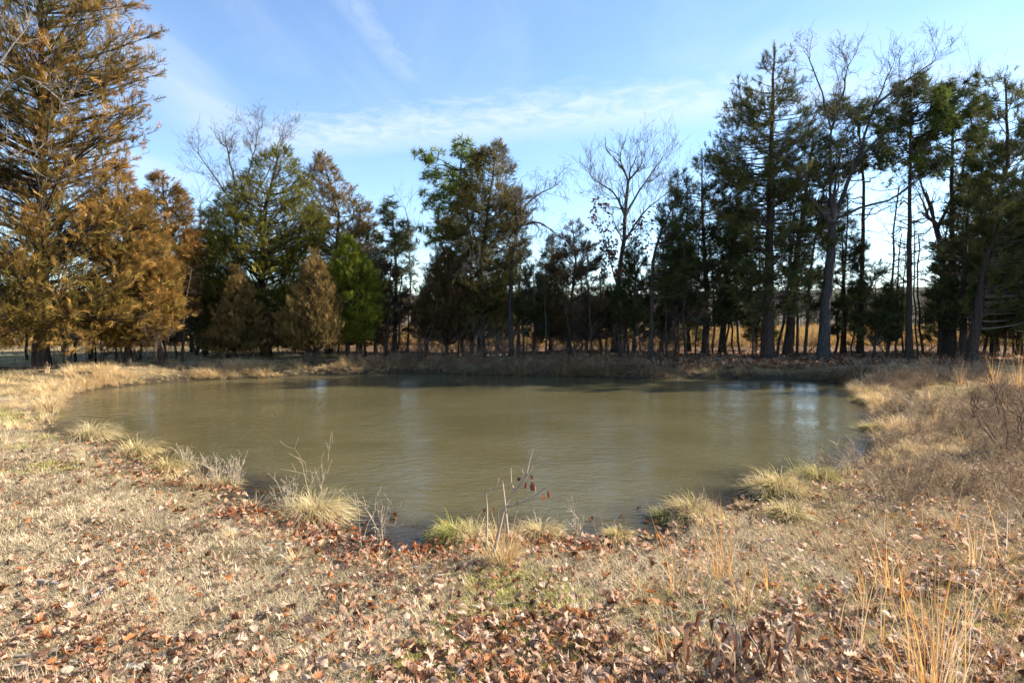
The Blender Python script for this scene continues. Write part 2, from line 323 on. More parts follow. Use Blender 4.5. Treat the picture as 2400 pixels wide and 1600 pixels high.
# ------------------------------------------------------------------ scatter of uncountable stuff (geometry nodes)
def scatter(name, label, cat, pts, rot, scl, tint, protos, mat, off=None):
    n = len(pts); me = bpy.data.meshes.new(name); me.vertices.add(n); me.vertices.foreach_set('co', np.asarray(pts, np.float32).ravel())
    def at(nm, typ, key, arr): a = me.attributes.new(nm, typ, 'POINT'); a.data.foreach_set(key, np.ascontiguousarray(arr).ravel())
    at('rot', 'FLOAT_VECTOR', 'vector', np.asarray(rot, np.float32)); at('scl', 'FLOAT', 'value', np.asarray(scl, np.float32))
    t4 = np.ones((n, 4), np.float32); t4[:, :3] = tint; at('tint', 'FLOAT_COLOR', 'color', t4); at('pick', 'INT', 'value', rng.integers(0, len(protos), n).astype(np.int32))
    c = bpy.data.collections.new(name+'_kinds')
    for i, pm in enumerate(protos):
        if not pm.materials: pm.materials.append(mat)
        c.objects.link(bpy.data.objects.new('%s_kind_%02d' % (name, i), pm))
    g = bpy.data.node_groups.new(name, 'GeometryNodeTree')
    g.interface.new_socket('Geometry', in_out='INPUT', socket_type='NodeSocketGeometry'); g.interface.new_socket('Geometry', in_out='OUTPUT', socket_type='NodeSocketGeometry')
    N, L = g.nodes, g.links; gi = N.new('NodeGroupInput'); go = N.new('NodeGroupOutput'); ip = N.new('GeometryNodeInstanceOnPoints'); ci = N.new('GeometryNodeCollectionInfo')
    ci.inputs['Collection'].default_value = c; ci.inputs['Separate Children'].default_value = True; ci.inputs['Reset Children'].default_value = True
    def na(nm, typ): a = N.new('GeometryNodeInputNamedAttribute'); a.data_type = typ; a.inputs[0].default_value = nm; return a.outputs['Attribute']
    L.new(gi.outputs[0], ip.inputs['Points']); L.new(ci.outputs[0], ip.inputs['Instance']); ip.inputs['Pick Instance'].default_value = True
    L.new(na('pick', 'INT'), ip.inputs['Instance Index']); L.new(na('rot', 'FLOAT_VECTOR'), ip.inputs['Rotation']); L.new(na('scl', 'FLOAT'), ip.inputs['Scale'])
    L.new(ip.outputs[0], go.inputs[0])
    o = add(name, me, None, label=label, cat=cat, kind='stuff'); me.materials.append(mat)
    md = o.modifiers.new('scatter', 'NODES'); md.node_group = g; return o

def blades(mb, n, length, width, spread, arch, base_r, cols, r, lie=0.0, nseg=3, lean=(0, 0), dome=0.0):
    """n curved grass blades rising from a small disc"""
    ph = r.random(n)*2*math.pi; L = length*(.35+.9*r.random(n)); w = width*(.6+.8*r.random(n))
    br = base_r*np.sqrt(r.random(n)); bp = np.stack([br*np.cos(ph+r.normal(0, .6, n)), br*np.sin(ph+r.normal(0, .6, n)), -0.01*np.ones(n)], 1)
    if dome: bp[:, 2] += dome*np.sqrt(np.clip(1-(br/base_r)**2, 0, 1))
    tilt = np.clip(np.abs(r.normal(spread, spread*.5, n))*(1 if not dome else .35+.9*br/base_r), 0, 1.6); out = np.stack([np.cos(ph), np.sin(ph), 0*ph], 1); out = out+np.array([lean[0], lean[1], 0]); out = norm(out)
    side = np.stack([-out[:, 1], out[:, 0], 0*ph], 1); P = bp.copy(); rows = []
    a = tilt.copy(); stp = L/nseg
    for k in range(nseg+1):
        t = k/nseg; ww = w*(1-t)**.7*.5
        rows.append((P-side*ww[:, None], P+side*ww[:, None]))
        P = P+(out*np.sin(a)[:, None]+np.array([0, 0, 1])*np.cos(a)[:, None])*stp[:, None]; a = np.minimum(a+arch*(.5+r.random(n))/nseg, 2.2-lie)
        P[:, 2] = np.maximum(P[:, 2], .004)
    V = np.concatenate([np.stack(x, 1) for x in rows], 1)       # n, 2*(nseg+1), 3
    q = np.stack([[2*k, 2*k+1, 2*k+3, 2*k+2] for k in range(nseg)])
    k = 2*(nseg+1); Q = (q[None]+(np.arange(n)*k)[:, None, None]).reshape(-1, 4)
    ci = cols[r.integers(0, len(cols), n)]*(.75+.5*r.random((n, 1)))
    mb.push(V, Q=Q, C=np.repeat(ci, k, 0))
def proto_grass(seed, n, length, width, spread, arch, base_r, cols, **k):
    mb = MB(); blades(mb, n, length, width, spread, arch, base_r, np.asarray(cols, float), np.random.default_rng(seed), **k); return mb.mesh('grass_tuft')
STRAW = np.array([(.62, .50, .33), (.54, .42, .27), (.70, .59, .42), (.42, .31, .19), (.50, .43, .24), (.34, .24, .155)])
GREEN = np.array([(.30, .31, .07), (.40, .37, .11), (.48, .42, .16), (.56, .46, .24)])
ORANGE = np.array([(.74, .38, .11), (.80, .46, .16), (.64, .30, .08), (.80, .54, .25)])
GREYB = np.array([(.30, .23, .16), (.36, .29, .21), (.24, .17, .11), (.42, .34, .25)])

def leaf_mesh(seed, lobed=True, size=1.0):
    r = np.random.default_rng(seed); n = 10; t = np.linspace(0, 1, n)
    w = .36*np.sin(math.pi*np.clip(t*.93+.04, 0, 1))**.75
    if lobed: w = w*np.where(np.arange(n) % 2 == 1, 1.15, .55+.15*r.random(n)); w[0] = .02; w[-1] = .05
    else: w[0] = .02; w[-1] = .01
    wl_, wr_ = w*(.85+.3*r.random(n)), w*(.85+.3*r.random(n))
    k1, k2, tw = r.uniform(-.3, 2.4), r.uniform(-1.2, 1.6), r.uniform(-1.3, 1.3)
    V = []; fwd = np.where(np.arange(n) % 2 == 1, .05, 0)
    for i in range(n):
        x = t[i]-.5; zc = k2*(x*x-.08)*.8
        for s_, ww in ((-1, wl_[i]), (0, 0), (1, wr_[i])):
            y = s_*ww; z = zc+k1*y*y*2.2+tw*x*y*.9+.03*r.normal()*(s_ != 0); V.append((x+abs(s_)*fwd[i], y*math.cos(min(1, k1*.4)*abs(y)*2), z))
    V = np.array(V)*size; V[:, 2] -= V[:, 2].min()
    q = [[3*i+j, 3*i+j+1, 3*i+j+4, 3*i+j+3] for i in range(n-1) for j in (0, 1)]
    c = np.ones((len(V), 3))*(.88+.24*r.random((len(V), 1))); c[1::3] *= .88
    return mesh_np('oak_leaf', V, [np.array(q)], c, True)

# ------------------------------------------------------------------ trees
KITE = []; KQ = []
def kite(p, d, l, w, z=0):
    d = np.array(d)/np.linalg.norm(d); q = np.array([-d[1], d[0], 0]); p = np.array(p, float); b = len(KITE)
    KITE.extend([p-q*w/2, p+q*w/2, p+d*l+[0, 0, z]]); KQ.append([b, b+1, b+2])
SPRAYS = []
for v_ in range(4):      # four feathery sprays of narrow blades
    KITE, KQ = [], []; rk = np.random.default_rng(60+v_)
    kite((0, 0, 0), (1, 0, 0), 1.1, .085)
    for i in range(7):
        p_ = .05+.125*i+rk.uniform(-.03, .03); sg_ = (-1)**i; an = rk.uniform(.35, .8)
        kite((p_, 0, 0), (math.cos(an), sg_*math.sin(an), 0), (.72-.055*i)*rk.uniform(.75, 1.15), .085, rk.uniform(-.22, .22))
    SPRAYS.append((np.array(KITE), np.array(KQ)))
KITE, KQ = SPRAYS[0]
def spray_stamp(cm, pos, fr, size, base, tip, r):
    """stamps the sprays; each blade runs from the base colour to its own shade of the tip colour"""
    pick = r.integers(0, 4, len(pos))
    for v_ in range(4):
        m = pick == v_; tv, tq = SPRAYS[v_]; n = m.sum(); nb_ = len(tv)//3; cb = base[m][:, None]*r.uniform(.75, 1.2, (n, nb_, 1)); ct = tip[m][:, None]*r.uniform(.6, 1.4, (n, nb_, 1))
        C = np.stack([cb, cb, ct], 2).reshape(n, nb_*3, 3); cm.stamp(tv, tq, pos[m], fr[m], size[m], C)
NEED = []; NT = []
r_ = np.random.default_rng(5)
for i in range(16):
    th = math.acos(1-1.25*r_.random()); ph = r_.random()*6.283; d = np.array([math.cos(th), math.sin(th)*math.cos(ph), math.sin(th)*math.sin(ph)]); s = norm(np.cross(d, r_.normal(0, 1, 3)))*.05
    b = len(NEED); NEED.extend([-s+d*.06, s+d*.06, d*(.8+.4*r_.random())]); NT.append([b, b+1, b+2])
NEED = np.array(NEED); NT = np.array(NT)
def root_at(name, label, cat, x, y, group=None, z=None):
    o = add(name, None, loc=(x, y, ground_at(x, y) if z is None else z), label=label, cat=cat, group=group); o.empty_display_size = .3; return o
def path_interp(P, z):
    return np.stack([np.interp(z, P[:, 2], P[:, 0]), np.interp(z, P[:, 2], P[:, 1]), z], -1)
def trunk_mesh(P, r0, seed, k=12, top=.12):
    # resample, wobble, flare at the base
    r0 *= .88; r = np.random.default_rng(seed); n = 22; s = np.linspace(0, 1, n); cum = np.concatenate([[0], np.cumsum(np.linalg.norm(np.diff(P, axis=0), axis=1))]); cum /= cum[-1]
    Q = np.stack([np.interp(s, cum, P[:, i]) for i in range(3)], 1)
    Q[1:-1, :2] += r.normal(0, r0*.06, (n-2, 2)); Q[0, 2] -= .12
    rad = r0*(1-(1-top)*s**.9)*(1+.35*np.exp(-s*26))
    mb = MB(); mb.tube(Q, rad, k, bump=.22, seed=seed); return mb, Q, rad
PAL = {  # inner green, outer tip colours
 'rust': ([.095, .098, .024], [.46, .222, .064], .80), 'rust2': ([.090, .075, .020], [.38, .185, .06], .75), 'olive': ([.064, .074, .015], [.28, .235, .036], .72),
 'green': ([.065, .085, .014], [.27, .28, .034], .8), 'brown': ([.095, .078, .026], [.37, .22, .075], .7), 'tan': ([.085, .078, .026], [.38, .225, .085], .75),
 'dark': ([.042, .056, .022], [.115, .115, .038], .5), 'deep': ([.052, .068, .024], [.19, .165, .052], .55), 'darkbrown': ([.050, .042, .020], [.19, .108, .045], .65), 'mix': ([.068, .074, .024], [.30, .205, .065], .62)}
def cedar(name, label, bx, Y, prof, pal, n, seed, tr=.16, path=None, asc=.5, bare=.15, spr=.24, nb=None, group=None, droop=0.0, deep=.85, upright=.25, bark=None, stag=0, inner=.28, fill=0.0):
    """an evergreen whose crown fills a measured silhouette; prof rows are (py, left px, right px) from top to bottom at depth Y"""
    n = int(n*(2.3 if pal in ('dark', 'deep') else 2.75)); spr *= .72; Y = Y+(2.2 if bx > 440 else 0)
    r = np.random.default_rng(seed); base = at_y(bx, 850, Y); x0, y0 = base[0], Y; z0 = ground_at(x0, y0)
    rows = []
    for py, xl, xr in prof:
        a, b = at_y(xl, py, Y), at_y(xr, py, Y); rows.append(((a[2]), (a[0]+b[0])/2, (b[0]-a[0])/2))
    rows = np.array(rows[::-1]); zlo, zhi = rows[0, 0], rows[-1, 0]
    cx = lambda z: np.interp(z, rows[:, 0], rows[:, 1]); cr = lambda z: np.interp(z, rows[:, 0], rows[:, 2])
    if path is None: P = np.array([[x0, y0, z0], [x0+(cx(zlo)-x0)*.3, y0, z0+(zhi-z0)*.35], [cx(z0+(zhi-z0)*.7), y0, z0+(zhi-z0)*.7], [cx(zhi), y0, zhi-.15]])
    else: P = np.concatenate([[[x0, y0, z0]], [at_y(px, py, Y) for px, py in path]])
    if path is not None and P[-1, 2] < zhi-.4: P = np.concatenate([P, [[cx(zhi), y0, zhi-.15]]])
    rt = root_at(name, label, 'tree', x0, y0, group); off = np.array([x0, y0, z0])
    mb, Q, rad = trunk_mesh(P, tr, seed); nb = nb or max(50, n//58)
    zs = np.linspace(zlo, zhi, 80); wgt = cr(zs)+.3; cdf = np.cumsum(wgt); cdf /= cdf[-1]
    zt = np.interp(r.random(nb), cdf, zs); ph = np.arange(nb)*2.39996+r.normal(0, .5, nb)
    # lumpy outline: lobes of longer branches
    lob = .97+.26*(vnoise(ph*1.1+50, zt*1.3, seed)-.4)
    rr = cr(zt)*lob*np.where(r.random(nb) < .3, r.uniform(.45, .85, nb), r.uniform(.86, 1.06, nb))
    tip = np.stack([cx(zt)+rr*np.cos(ph), y0+rr*deep*np.sin(ph), zt], 1)
    za = np.clip(zt-asc*rr*r.uniform(.5, 1.3, nb), z0+.12*(zhi-z0), zhi-.1); st = path_interp(Q, za)
    mid = (st+tip)/2; mid[:, 2] -= (.10-droop)*np.linalg.norm(tip-st, axis=1)
    sg = [[], [], [], []]
    def curve(i, s): s = np.asarray(s)[:, None]; return (1-s)**2*st[i]+2*s*(1-s)*mid[i]+s*s*tip[i]
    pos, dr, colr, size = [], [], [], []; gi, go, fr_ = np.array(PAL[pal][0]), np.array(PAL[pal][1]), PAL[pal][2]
    for i in range(nb):
        Lb = np.linalg.norm(tip[i]-st[i]); c = curve(i, np.linspace(0, 1, 6)); rb = min(tr*.4, .010+.013*Lb)
        rads = np.linspace(rb, .005, 6); sg[0].append(c[:-1]); sg[1].append(c[1:]); sg[2].append(rads[:-1]); sg[3].append(rads[1:])
        m_ = int(4+Lb*7); s = inner+(1-inner)*r.random(m_)**.75; s[0] = 1.0; o = curve(i, s); tg = norm(curve(i, np.minimum(s+.05, 1.05))-curve(i, s-.05))
        sd2 = r.normal(0, 1, (m_, 3)); sd2[:, 2] = sd2[:, 2]*.45; dd = norm(tg*.75+norm(sd2)*.75+np.array([0, 0, upright])); ll = (.20+.30*Lb*(1-s*.75))*r.uniform(.5, 1.1, m_)
        clump = r.normal(0, .16); 
        for j in range(m_):
            e = o[j]+dd[j]*ll[j]; sg[0].append(o[j][None]); sg[1].append(e[None]); sg[2].append([.006]); sg[3].append([.003])
            if r.random() < bare*(1.7-s[j]): continue
            k = max(4, int(ll[j]/.03)); u = np.linspace(.25, 1, k); pos.append(o[j]+dd[j]*(ll[j]*u)[:, None]+r.normal(0, .03, (k, 3)))
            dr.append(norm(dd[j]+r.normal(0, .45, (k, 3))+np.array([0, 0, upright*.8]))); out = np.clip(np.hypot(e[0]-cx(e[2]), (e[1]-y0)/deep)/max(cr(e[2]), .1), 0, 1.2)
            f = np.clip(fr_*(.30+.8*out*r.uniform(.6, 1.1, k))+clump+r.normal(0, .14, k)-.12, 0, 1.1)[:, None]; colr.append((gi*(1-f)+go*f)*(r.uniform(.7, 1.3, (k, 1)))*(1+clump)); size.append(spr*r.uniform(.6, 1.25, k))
    for _ in range(stag):   # dead grey lower branches
        z_ = z0+(zhi-z0)*r.uniform(.15, .55); p0 = path_interp(Q, np.array([z_]))[0]; a_ = r.random()*6.28; l_ = r.uniform(.4, 1.3)*max(.6, cr(z_)*.7)
        c = p0+np.outer(np.linspace(0, 1, 5), [math.cos(a_)*l_, math.sin(a_)*l_, .1*l_])+np.cumsum(r.normal(0, .06*l_, (5, 3)), 0)*np.linspace(0, 1, 5)[:, None]
        sg[0].append(c[:-1]); sg[1].append(c[1:]); sg[2].append(np.linspace(.016, .006, 4)); sg[3].append(np.linspace(.012, .003, 4))
        for q in range(5):
            b0 = c[r.integers(1, 5)]; e = b0+norm(r.normal(0, 1, 3)+[math.cos(a_), math.sin(a_), 0])*l_*.35; sg[0].append(b0[None]); sg[1].append(e[None]); sg[2].append([.006]); sg[3].append([.003])
    pos, dr, colr, size = map(np.concatenate, (pos, dr, colr, size))
    nf = int(n*fill); n -= nf
    if len(pos) > n: kp = r.permutation(len(pos))[:n]; f = (len(pos)/n)**.35; pos, dr, colr, size = pos[kp], dr[kp], colr[kp], size[kp]*min(f, 1.15)
    if nf:   # outer shell of sprays that closes a dense crown, with gaps where the clumps part
        zf = np.interp(r.random(nf*2), cdf, zs); pf = r.random(nf*2)*6.2832; gap = vnoise(pf*2.2+9, zf*2.6, seed+5); kp = np.nonzero(gap > .3)[0][:nf]; zf, pf, gap = zf[kp], pf[kp], gap[kp]
        rf = cr(zf)*(.90+.22*(vnoise(pf*1.1+50, zf*1.3, seed)-.4)+.16*(gap-.5))*(1-.42*r.random(len(kp))**1.5); o_ = np.stack([np.cos(pf), np.sin(pf), 0*pf], 1)
        pos = np.concatenate([pos, np.stack([cx(zf)+rf*np.cos(pf), y0+rf*deep*np.sin(pf), zf], 1)]); dr = np.concatenate([dr, norm(o_*.7+r.normal(0, .45, (len(kp), 3))+np.array([0, 0, .25+upright]))])
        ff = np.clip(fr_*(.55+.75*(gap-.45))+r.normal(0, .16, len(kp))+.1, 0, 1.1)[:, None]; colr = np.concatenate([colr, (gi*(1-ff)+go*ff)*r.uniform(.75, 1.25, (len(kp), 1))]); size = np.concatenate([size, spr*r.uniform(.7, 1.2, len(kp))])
    ap = np.array([[cx(zhi), y0, zhi-.05-.13*k] for k in range(6)])  # leader shoot
    pos = np.concatenate([pos, ap]); dr = np.concatenate([dr, np.tile([0, 0, 1.], (6, 1))+r.normal(0, .25, (6, 3))]); colr = np.concatenate([colr, np.tile(go, (6, 1))]); size = np.concatenate([size, np.full(6, spr)])
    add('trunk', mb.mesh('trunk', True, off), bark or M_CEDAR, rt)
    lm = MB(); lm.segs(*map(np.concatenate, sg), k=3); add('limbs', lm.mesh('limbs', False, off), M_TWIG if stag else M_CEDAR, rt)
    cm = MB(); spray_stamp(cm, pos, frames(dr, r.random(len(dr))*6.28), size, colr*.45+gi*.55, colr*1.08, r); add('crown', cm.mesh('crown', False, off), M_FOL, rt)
    return rt
def pine(name, label, bx, Y, path, rows, n, seed, tr=.13, cols=([.075, .10, .022], [.17, .20, .045]), group=None, nb=34, size=.26, bare=.2, stag=6):
    """a pine: clear trunk, limbs that carry needle clumps; rows as in cedar()"""
    Y = Y+2.2; r = np.random.default_rng(seed); b = at_y(bx, 850, Y); x0 = b[0]; z0 = ground_at(x0, Y); off = np.array([x0, Y, z0])
    rw = np.array([[(at_y(xl, py, Y)[2]), (at_y(xl, py, Y)[0]+at_y(xr, py, Y)[0])/2, (at_y(xr, py, Y)[0]-at_y(xl, py, Y)[0])/2] for py, xl, xr in rows][::-1])
    P = np.concatenate([[[x0, Y, z0]], [at_y(px, py, Y) for px, py in path]]); rt = root_at(name, label, 'tree', x0, Y, group)
    mb, Q, rad = trunk_mesh(P, tr, seed, top=.2); zlo, zhi = rw[0, 0], rw[-1, 0]
    cx = lambda z: np.interp(z, rw[:, 0], rw[:, 1]); cr = lambda z: np.interp(z, rw[:, 0], rw[:, 2])
    sg = [[], [], [], []]; pos, dr, colr = [], [], []; ztop = Q[-1, 2]
    for i in range(nb+stag):
        dead = i >= nb
        zt = zlo+(zhi-zlo)*r.random()**.8 if not dead else z0+(zlo-z0)*r.uniform(.45, .95); ph = i*2.39996+r.normal(0, .4); rr = (cr(zt)*r.uniform(.55, 1.08)) if not dead else r.uniform(.4, 1.1)
        tip = np.array([(cx(zt) if not dead else np.interp(zt, Q[:, 2], Q[:, 0]))+rr*math.cos(ph), Y+rr*.9*math.sin(ph), zt]); za = np.clip(zt-rr*r.uniform(.05, .5), z0+1, ztop); st = path_interp(Q, np.array([za]))[0]
        s = np.linspace(0, 1, 6)[:, None]; c = st*(1-s)+tip*s; c[1:-1] += r.normal(0, .06*max(rr, .3), (4, 3)); rb = .014+.016*rr; rd = np.linspace(rb, .006, 6)
        sg[0].append(c[:-1]); sg[1].append(c[1:]); sg[2].append(rd[:-1]); sg[3].append(rd[1:])
        m_ = int(3+rr*4)
        for j in range(m_):
            u = r.uniform(.4, 1) if j else 1.0; o = st*(1-u)+tip*u; d = norm(norm(tip-st)*.7+r.normal(0, .55, 3)+[0, 0, .3]); l = r.uniform(.15, .5)*(.5+.5*rr)
            sg[0].append(o[None]); sg[1].append((o+d*l)[None]); sg[2].append([.008]); sg[3].append([.004])
            if dead or r.random() < bare: continue
            k = 5; pp = o+d*l+r.normal(0, .09, (k, 3)); pos.append(pp); dr.append(norm(d+r.normal(0, .5, (k, 3))+[0, 0, .3])); f = np.clip(r.normal(.5, .28, (k, 1)), 0, 1.1); colr.append((np.array(cols[0])*(1-f)+np.array(cols[1])*f)*r.uniform(.6, 1.4))
    pos, dr, colr = map(np.concatenate, (pos, dr, colr))
    if len(pos) > n: kp = r.permutation(len(pos))[:n]; pos, dr, colr = pos[kp], dr[kp], colr[kp]
    add('trunk', mb.mesh('trunk', True, off), M_PINE, rt); lm = MB(); lm.segs(*map(np.concatenate, sg), k=4); add('limbs', lm.mesh('limbs', False, off), M_PINE, rt)
    cm = MB(); cm.stamp(NEED, NT, pos, frames(dr, r.random(len(dr))*6.28), size*r.uniform(.7, 1.2, len(pos)), colr); add('crown', cm.mesh('crown', False, off), M_FOL, rt)
    return rt
def bare_tree(name, label, bx, Y, stems, seed, depth=4, twl=.9, group=None, mat=None, up=.35, kink=.22, per=3.2, droop=0, leaves=None, ends=3, rmin=.0036, fan=.75):
    """a leafless tree: stems are (pixel polyline, base radius, tip radius, depth offset at tip); fine branching is grown from them"""
    Y = Y+2.2; r = np.random.default_rng(seed); b = at_y(bx, 850, Y); x0 = b[0]; z0 = ground_at(x0, Y); off = np.array([x0, Y, z0]); rt = root_at(name, label, 'tree', x0, Y, group); mat = mat or M_OAK
    S3 = [[], [], [], []]; lp, ld = [], []
    def grow(p, d, L, rad, lev):
        n = 4; r1 = max(rad*.55, rmin*.8); pts = [p]; dirs = []
        for k in range(n):
            d = norm(d+r.normal(0, kink, 3)+np.array([0, 0, (up if not droop or lev > 2 else -droop)])*.35); p = p+d*L/n; pts.append(p); dirs.append(d)
        pts = np.array(pts); rd = np.linspace(rad, r1, n+1); S3[0].append(pts[:-1]); S3[1].append(pts[1:]); S3[2].append(rd[:-1]); S3[3].append(rd[1:])
        if lev <= 0:
            if leaves is not None and r.random() < leaves[2]: lp.append(pts[-1]); ld.append(d)
            return
        for q in range(r.poisson(per)+1):
            k = r.integers(1, n+1); ax = norm(np.cross(dirs[min(k, n-1)], r.normal(0, 1, 3))); ang = r.uniform(.45, 1.0)*fan/.75
            nd = dirs[min(k, n-1)]*math.cos(ang)+ax*math.sin(ang); f = 1-.4*k/n; grow(pts[k], nd, L*r.uniform(.42, .72)*f*1.25, max(rd[k]*.62, rmin), lev-1)
        grow(pts[-1], norm(dirs[-1]+r.normal(0, .25, 3)), L*r.uniform(.55, .8), max(r1*.95, rmin), lev-1)
    for si, (pl, ra, rb, dy, bl) in enumerate(stems):
        m_ = len(pl); P = np.array([at_y(px, py, Y+dy*(i/(m_-1))) for i, (px, py) in enumerate(pl)])
        if si == 0: P[0] = [x0, Y, z0]
        cum = np.concatenate([[0], np.cumsum(np.linalg.norm(np.diff(P, axis=0), axis=1))]); tot = cum[-1]; n = max(6, int(tot/.35)); s = np.linspace(0, tot, n); Q = np.stack([np.interp(s, cum, P[:, i]) for i in range(3)], 1); Q[1:-1] += r.normal(0, .028, (n-2, 3))*(min(1, ra*12) if si else .4)
        rad = np.linspace(ra, rb, n)
        if si == 0: rad = rad*(1+.4*np.exp(-np.linspace(0, tot, n)/.35)); Q[0, 2] -= .12
        mb = MB(); mb.tube(Q, rad, 12 if ra > .06 else 7, bump=.14, seed=seed+si); add('trunk' if si == 0 else 'limb', mb.mesh('limb', True, off), mat, rt)
        nbr = int(tot*bl); 
        for q in range(nbr):
            u = r.uniform(.25 if si else .55, 1)**.8; k = min(int(u*(n-1)), n-2); d = norm(Q[k+1]-Q[k]); ax = norm(np.cross(d, r.normal(0, 1, 3))); a_ = r.uniform(.5, 1.1); grow(Q[k], d*math.cos(a_)+ax*math.sin(a_), twl*r.uniform(.6, 1.2), max(rad[k]*.42, rmin*1.4), depth-1)
        for q in range(ends): d = norm(Q[-1]-Q[-2]); grow(Q[-1], norm(d+r.normal(0, .35, 3)), twl*r.uniform(.7, 1.1), max(rb*.8, rmin), depth-1)
    a, b_, c, d = map(np.concatenate, S3); tw = MB(); big = c > .02; tw.segs(a[big], b_[big], c[big], d[big], 6); tw.segs(a[~big], b_[~big], c[~big], d[~big], 3); add('twigs', tw.mesh('twigs', False, off), mat if mat is not M_OAK else M_TWIG, rt)
    if leaves is not None and lp:
        lm = leaf_mesh(seed, True); tv = np.array([v.co[:] for v in lm.vertices]); tq = np.array([list(p.vertices) for p in lm.polygons]); lp, ld = np.array(lp), np.array(ld); k = leaves[3]
        pos = np.repeat(lp, k, 0)+r.normal(0, .07, (len(lp)*k, 3)); dd = np.repeat(ld, k, 0)+r.normal(0, .6, (len(pos), 3))+[0, 0, -.7]; cc = np.array(leaves[0])*(1+.5*r.normal(0, .5, (len(pos), 1)).clip(-1, 1)); cm = MB(); cm.stamp(tv, tq, pos, frames(dd, r.random(len(pos))*6.28), leaves[1]*r.uniform(.7, 1.2, len(pos)), cc); add('leaves', cm.mesh('leaves', False, off), M_FOL, rt)
    return rt
EV = 'evergreens around the pond'; BT = 'bare deciduous trees around the pond'
cedar('cedar_tree', 'tall rust-orange cedar cut off by the left and top edges of the photo', 98, 16.5, [(-260, 60, 140), (-150, -20, 220), (0, -120, 300), (60, -150, 345), (150, -150, 335), (250, -160, 335), (330, -150, 300), (385, -160, 235), (480, -170, 270), (560, -180, 330), (650, -180, 400), (720, -150, 420), (785, -100, 370), (820, -60, 260)],
      'rust', 7800, 101, tr=.2, path=[(100, 500), (95, 100), (98, -200)], asc=.55, bare=.12, spr=.285, nb=360, droop=.03, inner=.10, fill=.14, group=EV)
cedar('cedar_tree', 'orange-brown cedar between the tall left cedar and the one with a pointed orange top', 300, 17.8, [(385, 262, 275), (440, 225, 320), (520, 205, 370), (620, 225, 415), (700, 235, 425), (770, 230, 400), (812, 260, 350)], 'rust', 4200, 102, tr=.11, asc=.35, spr=.25, fill=.35, group=EV)
cedar('cedar_tree', 'orange cedar with a pointed top, just left of the big green cedar', 382, 19.4, [(405, 376, 384), (450, 342, 425), (520, 322, 458), (600, 300, 470), (680, 290, 455), (760, 290, 430), (800, 310, 400)], 'rust2', 3600, 103, tr=.15, asc=.4, spr=.25, fill=.4, group=EV)
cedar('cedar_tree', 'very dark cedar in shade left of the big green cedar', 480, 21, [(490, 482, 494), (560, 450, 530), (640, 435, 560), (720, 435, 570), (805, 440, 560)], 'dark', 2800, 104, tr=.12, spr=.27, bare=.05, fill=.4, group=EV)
cedar('cedar_tree', 'big broad green cedar, tallest left of the centre gap', 625, 19.5, [(342, 650, 662), (380, 598, 704), (430, 548, 730), (480, 500, 742), (540, 478, 760), (600, 462, 766), (680, 452, 768), (750, 468, 742), (815, 490, 700)], 'olive', 6800, 105, tr=.2, asc=.5, spr=.26, bare=.0, nb=330, fill=.5, group=EV)
cedar('cedar_tree', 'brown-tinged cedar with a pointed top, right of the big green cedar', 770, 21.5, [(362, 752, 760), (400, 728, 790), (450, 715, 832), (500, 715, 872), (560, 720, 890), (640, 730, 895), (720, 740, 890), (790, 760, 880)], 'brown', 4200, 106, tr=.16, asc=.5, spr=.26, bare=.1, stag=10, fill=.42, group=EV)
cedar('young_cedar', 'short bushy olive-brown cedar in front of the big green cedar', 545, 17.3, [(634, 553, 559), (670, 535, 580), (710, 515, 602), (750, 500, 632), (790, 492, 642), (828, 510, 630)], 'tan', 2400, 107, tr=.06, asc=1.2, upright=.8, spr=.21, bare=.03, fill=.28, group=EV)
cedar('young_cedar', 'short tan-brown cedar with a thin pale trunk at the water edge bank', 738, 16.7, [(600, 735, 741), (640, 712, 768), (690, 690, 792), (740, 658, 800), (780, 650, 800), (815, 672, 790)], 'tan', 2900, 108, tr=.05, asc=1.2, upright=.8, spr=.21, bare=.03, fill=.28, group=EV)
cedar('young_cedar', 'bright green conical cedar right of the tan-brown one', 815, 17.7, [(560, 812, 822), (600, 785, 850), (650, 768, 882), (700, 768, 898), (745, 775, 897), (778, 785, 875), (802, 800, 850)], 'green', 3000, 109, tr=.08, asc=.9, upright=.6, spr=.23, bare=.03, fill=.5, group=EV)
cedar('cedar_tree', 'small dark brown cedar right of the bright green conical cedar', 905, 20, [(615, 900, 915), (680, 878, 952), (740, 868, 968), (792, 880, 950)], 'darkbrown', 1400, 110, tr=.09, spr=.24, bare=.25, stag=8, group=EV)
pine('pine_tree', 'grey-green pine left of the centre gap', 925, 21.3, [(930, 650), (920, 495)], [(485, 905, 935), (530, 880, 962), (580, 872, 972), (640, 880, 978), (700, 890, 972)], 1500, 111, nb=33, cols=([.075, .09, .045], [.16, .17, .08]), bare=.25, stag=14, group=EV)
bare_tree('bare_tree', 'leafless grey tree standing behind the big green cedar', 560, 24, [([(560, 850), (556, 600), (550, 430), (532, 345)], .13, .03, 0, 2.2), ([(553, 500), (588, 390), (604, 310)], .06, .02, .6, 3), ([(554, 490), (505, 415), (468, 365)], .05, .015, -.4, 3), ([(556, 520), (632, 400), (658, 320)], .05, .015, .8, 3)], 201, depth=4, twl=.8, per=1.9, group=BT, mat=M_TWIG)
bare_tree('bare_tree', 'thin leafless tree beside the pointed orange cedar', 468, 23, [([(468, 850), (474, 620), (470, 480)], .07, .015, 0, 3)], 202, depth=3, twl=.9, per=2, group=BT, mat=M_TWIG)
bare_tree('bare_tree', 'thin leafless sapling rising above the grey-green pine', 955, 21, [([(958, 850), (962, 650), (958, 520), (950, 490)], .05, .012, 0, 3)], 203, depth=3, twl=.7, per=1.8, group=BT, mat=M_TWIG)
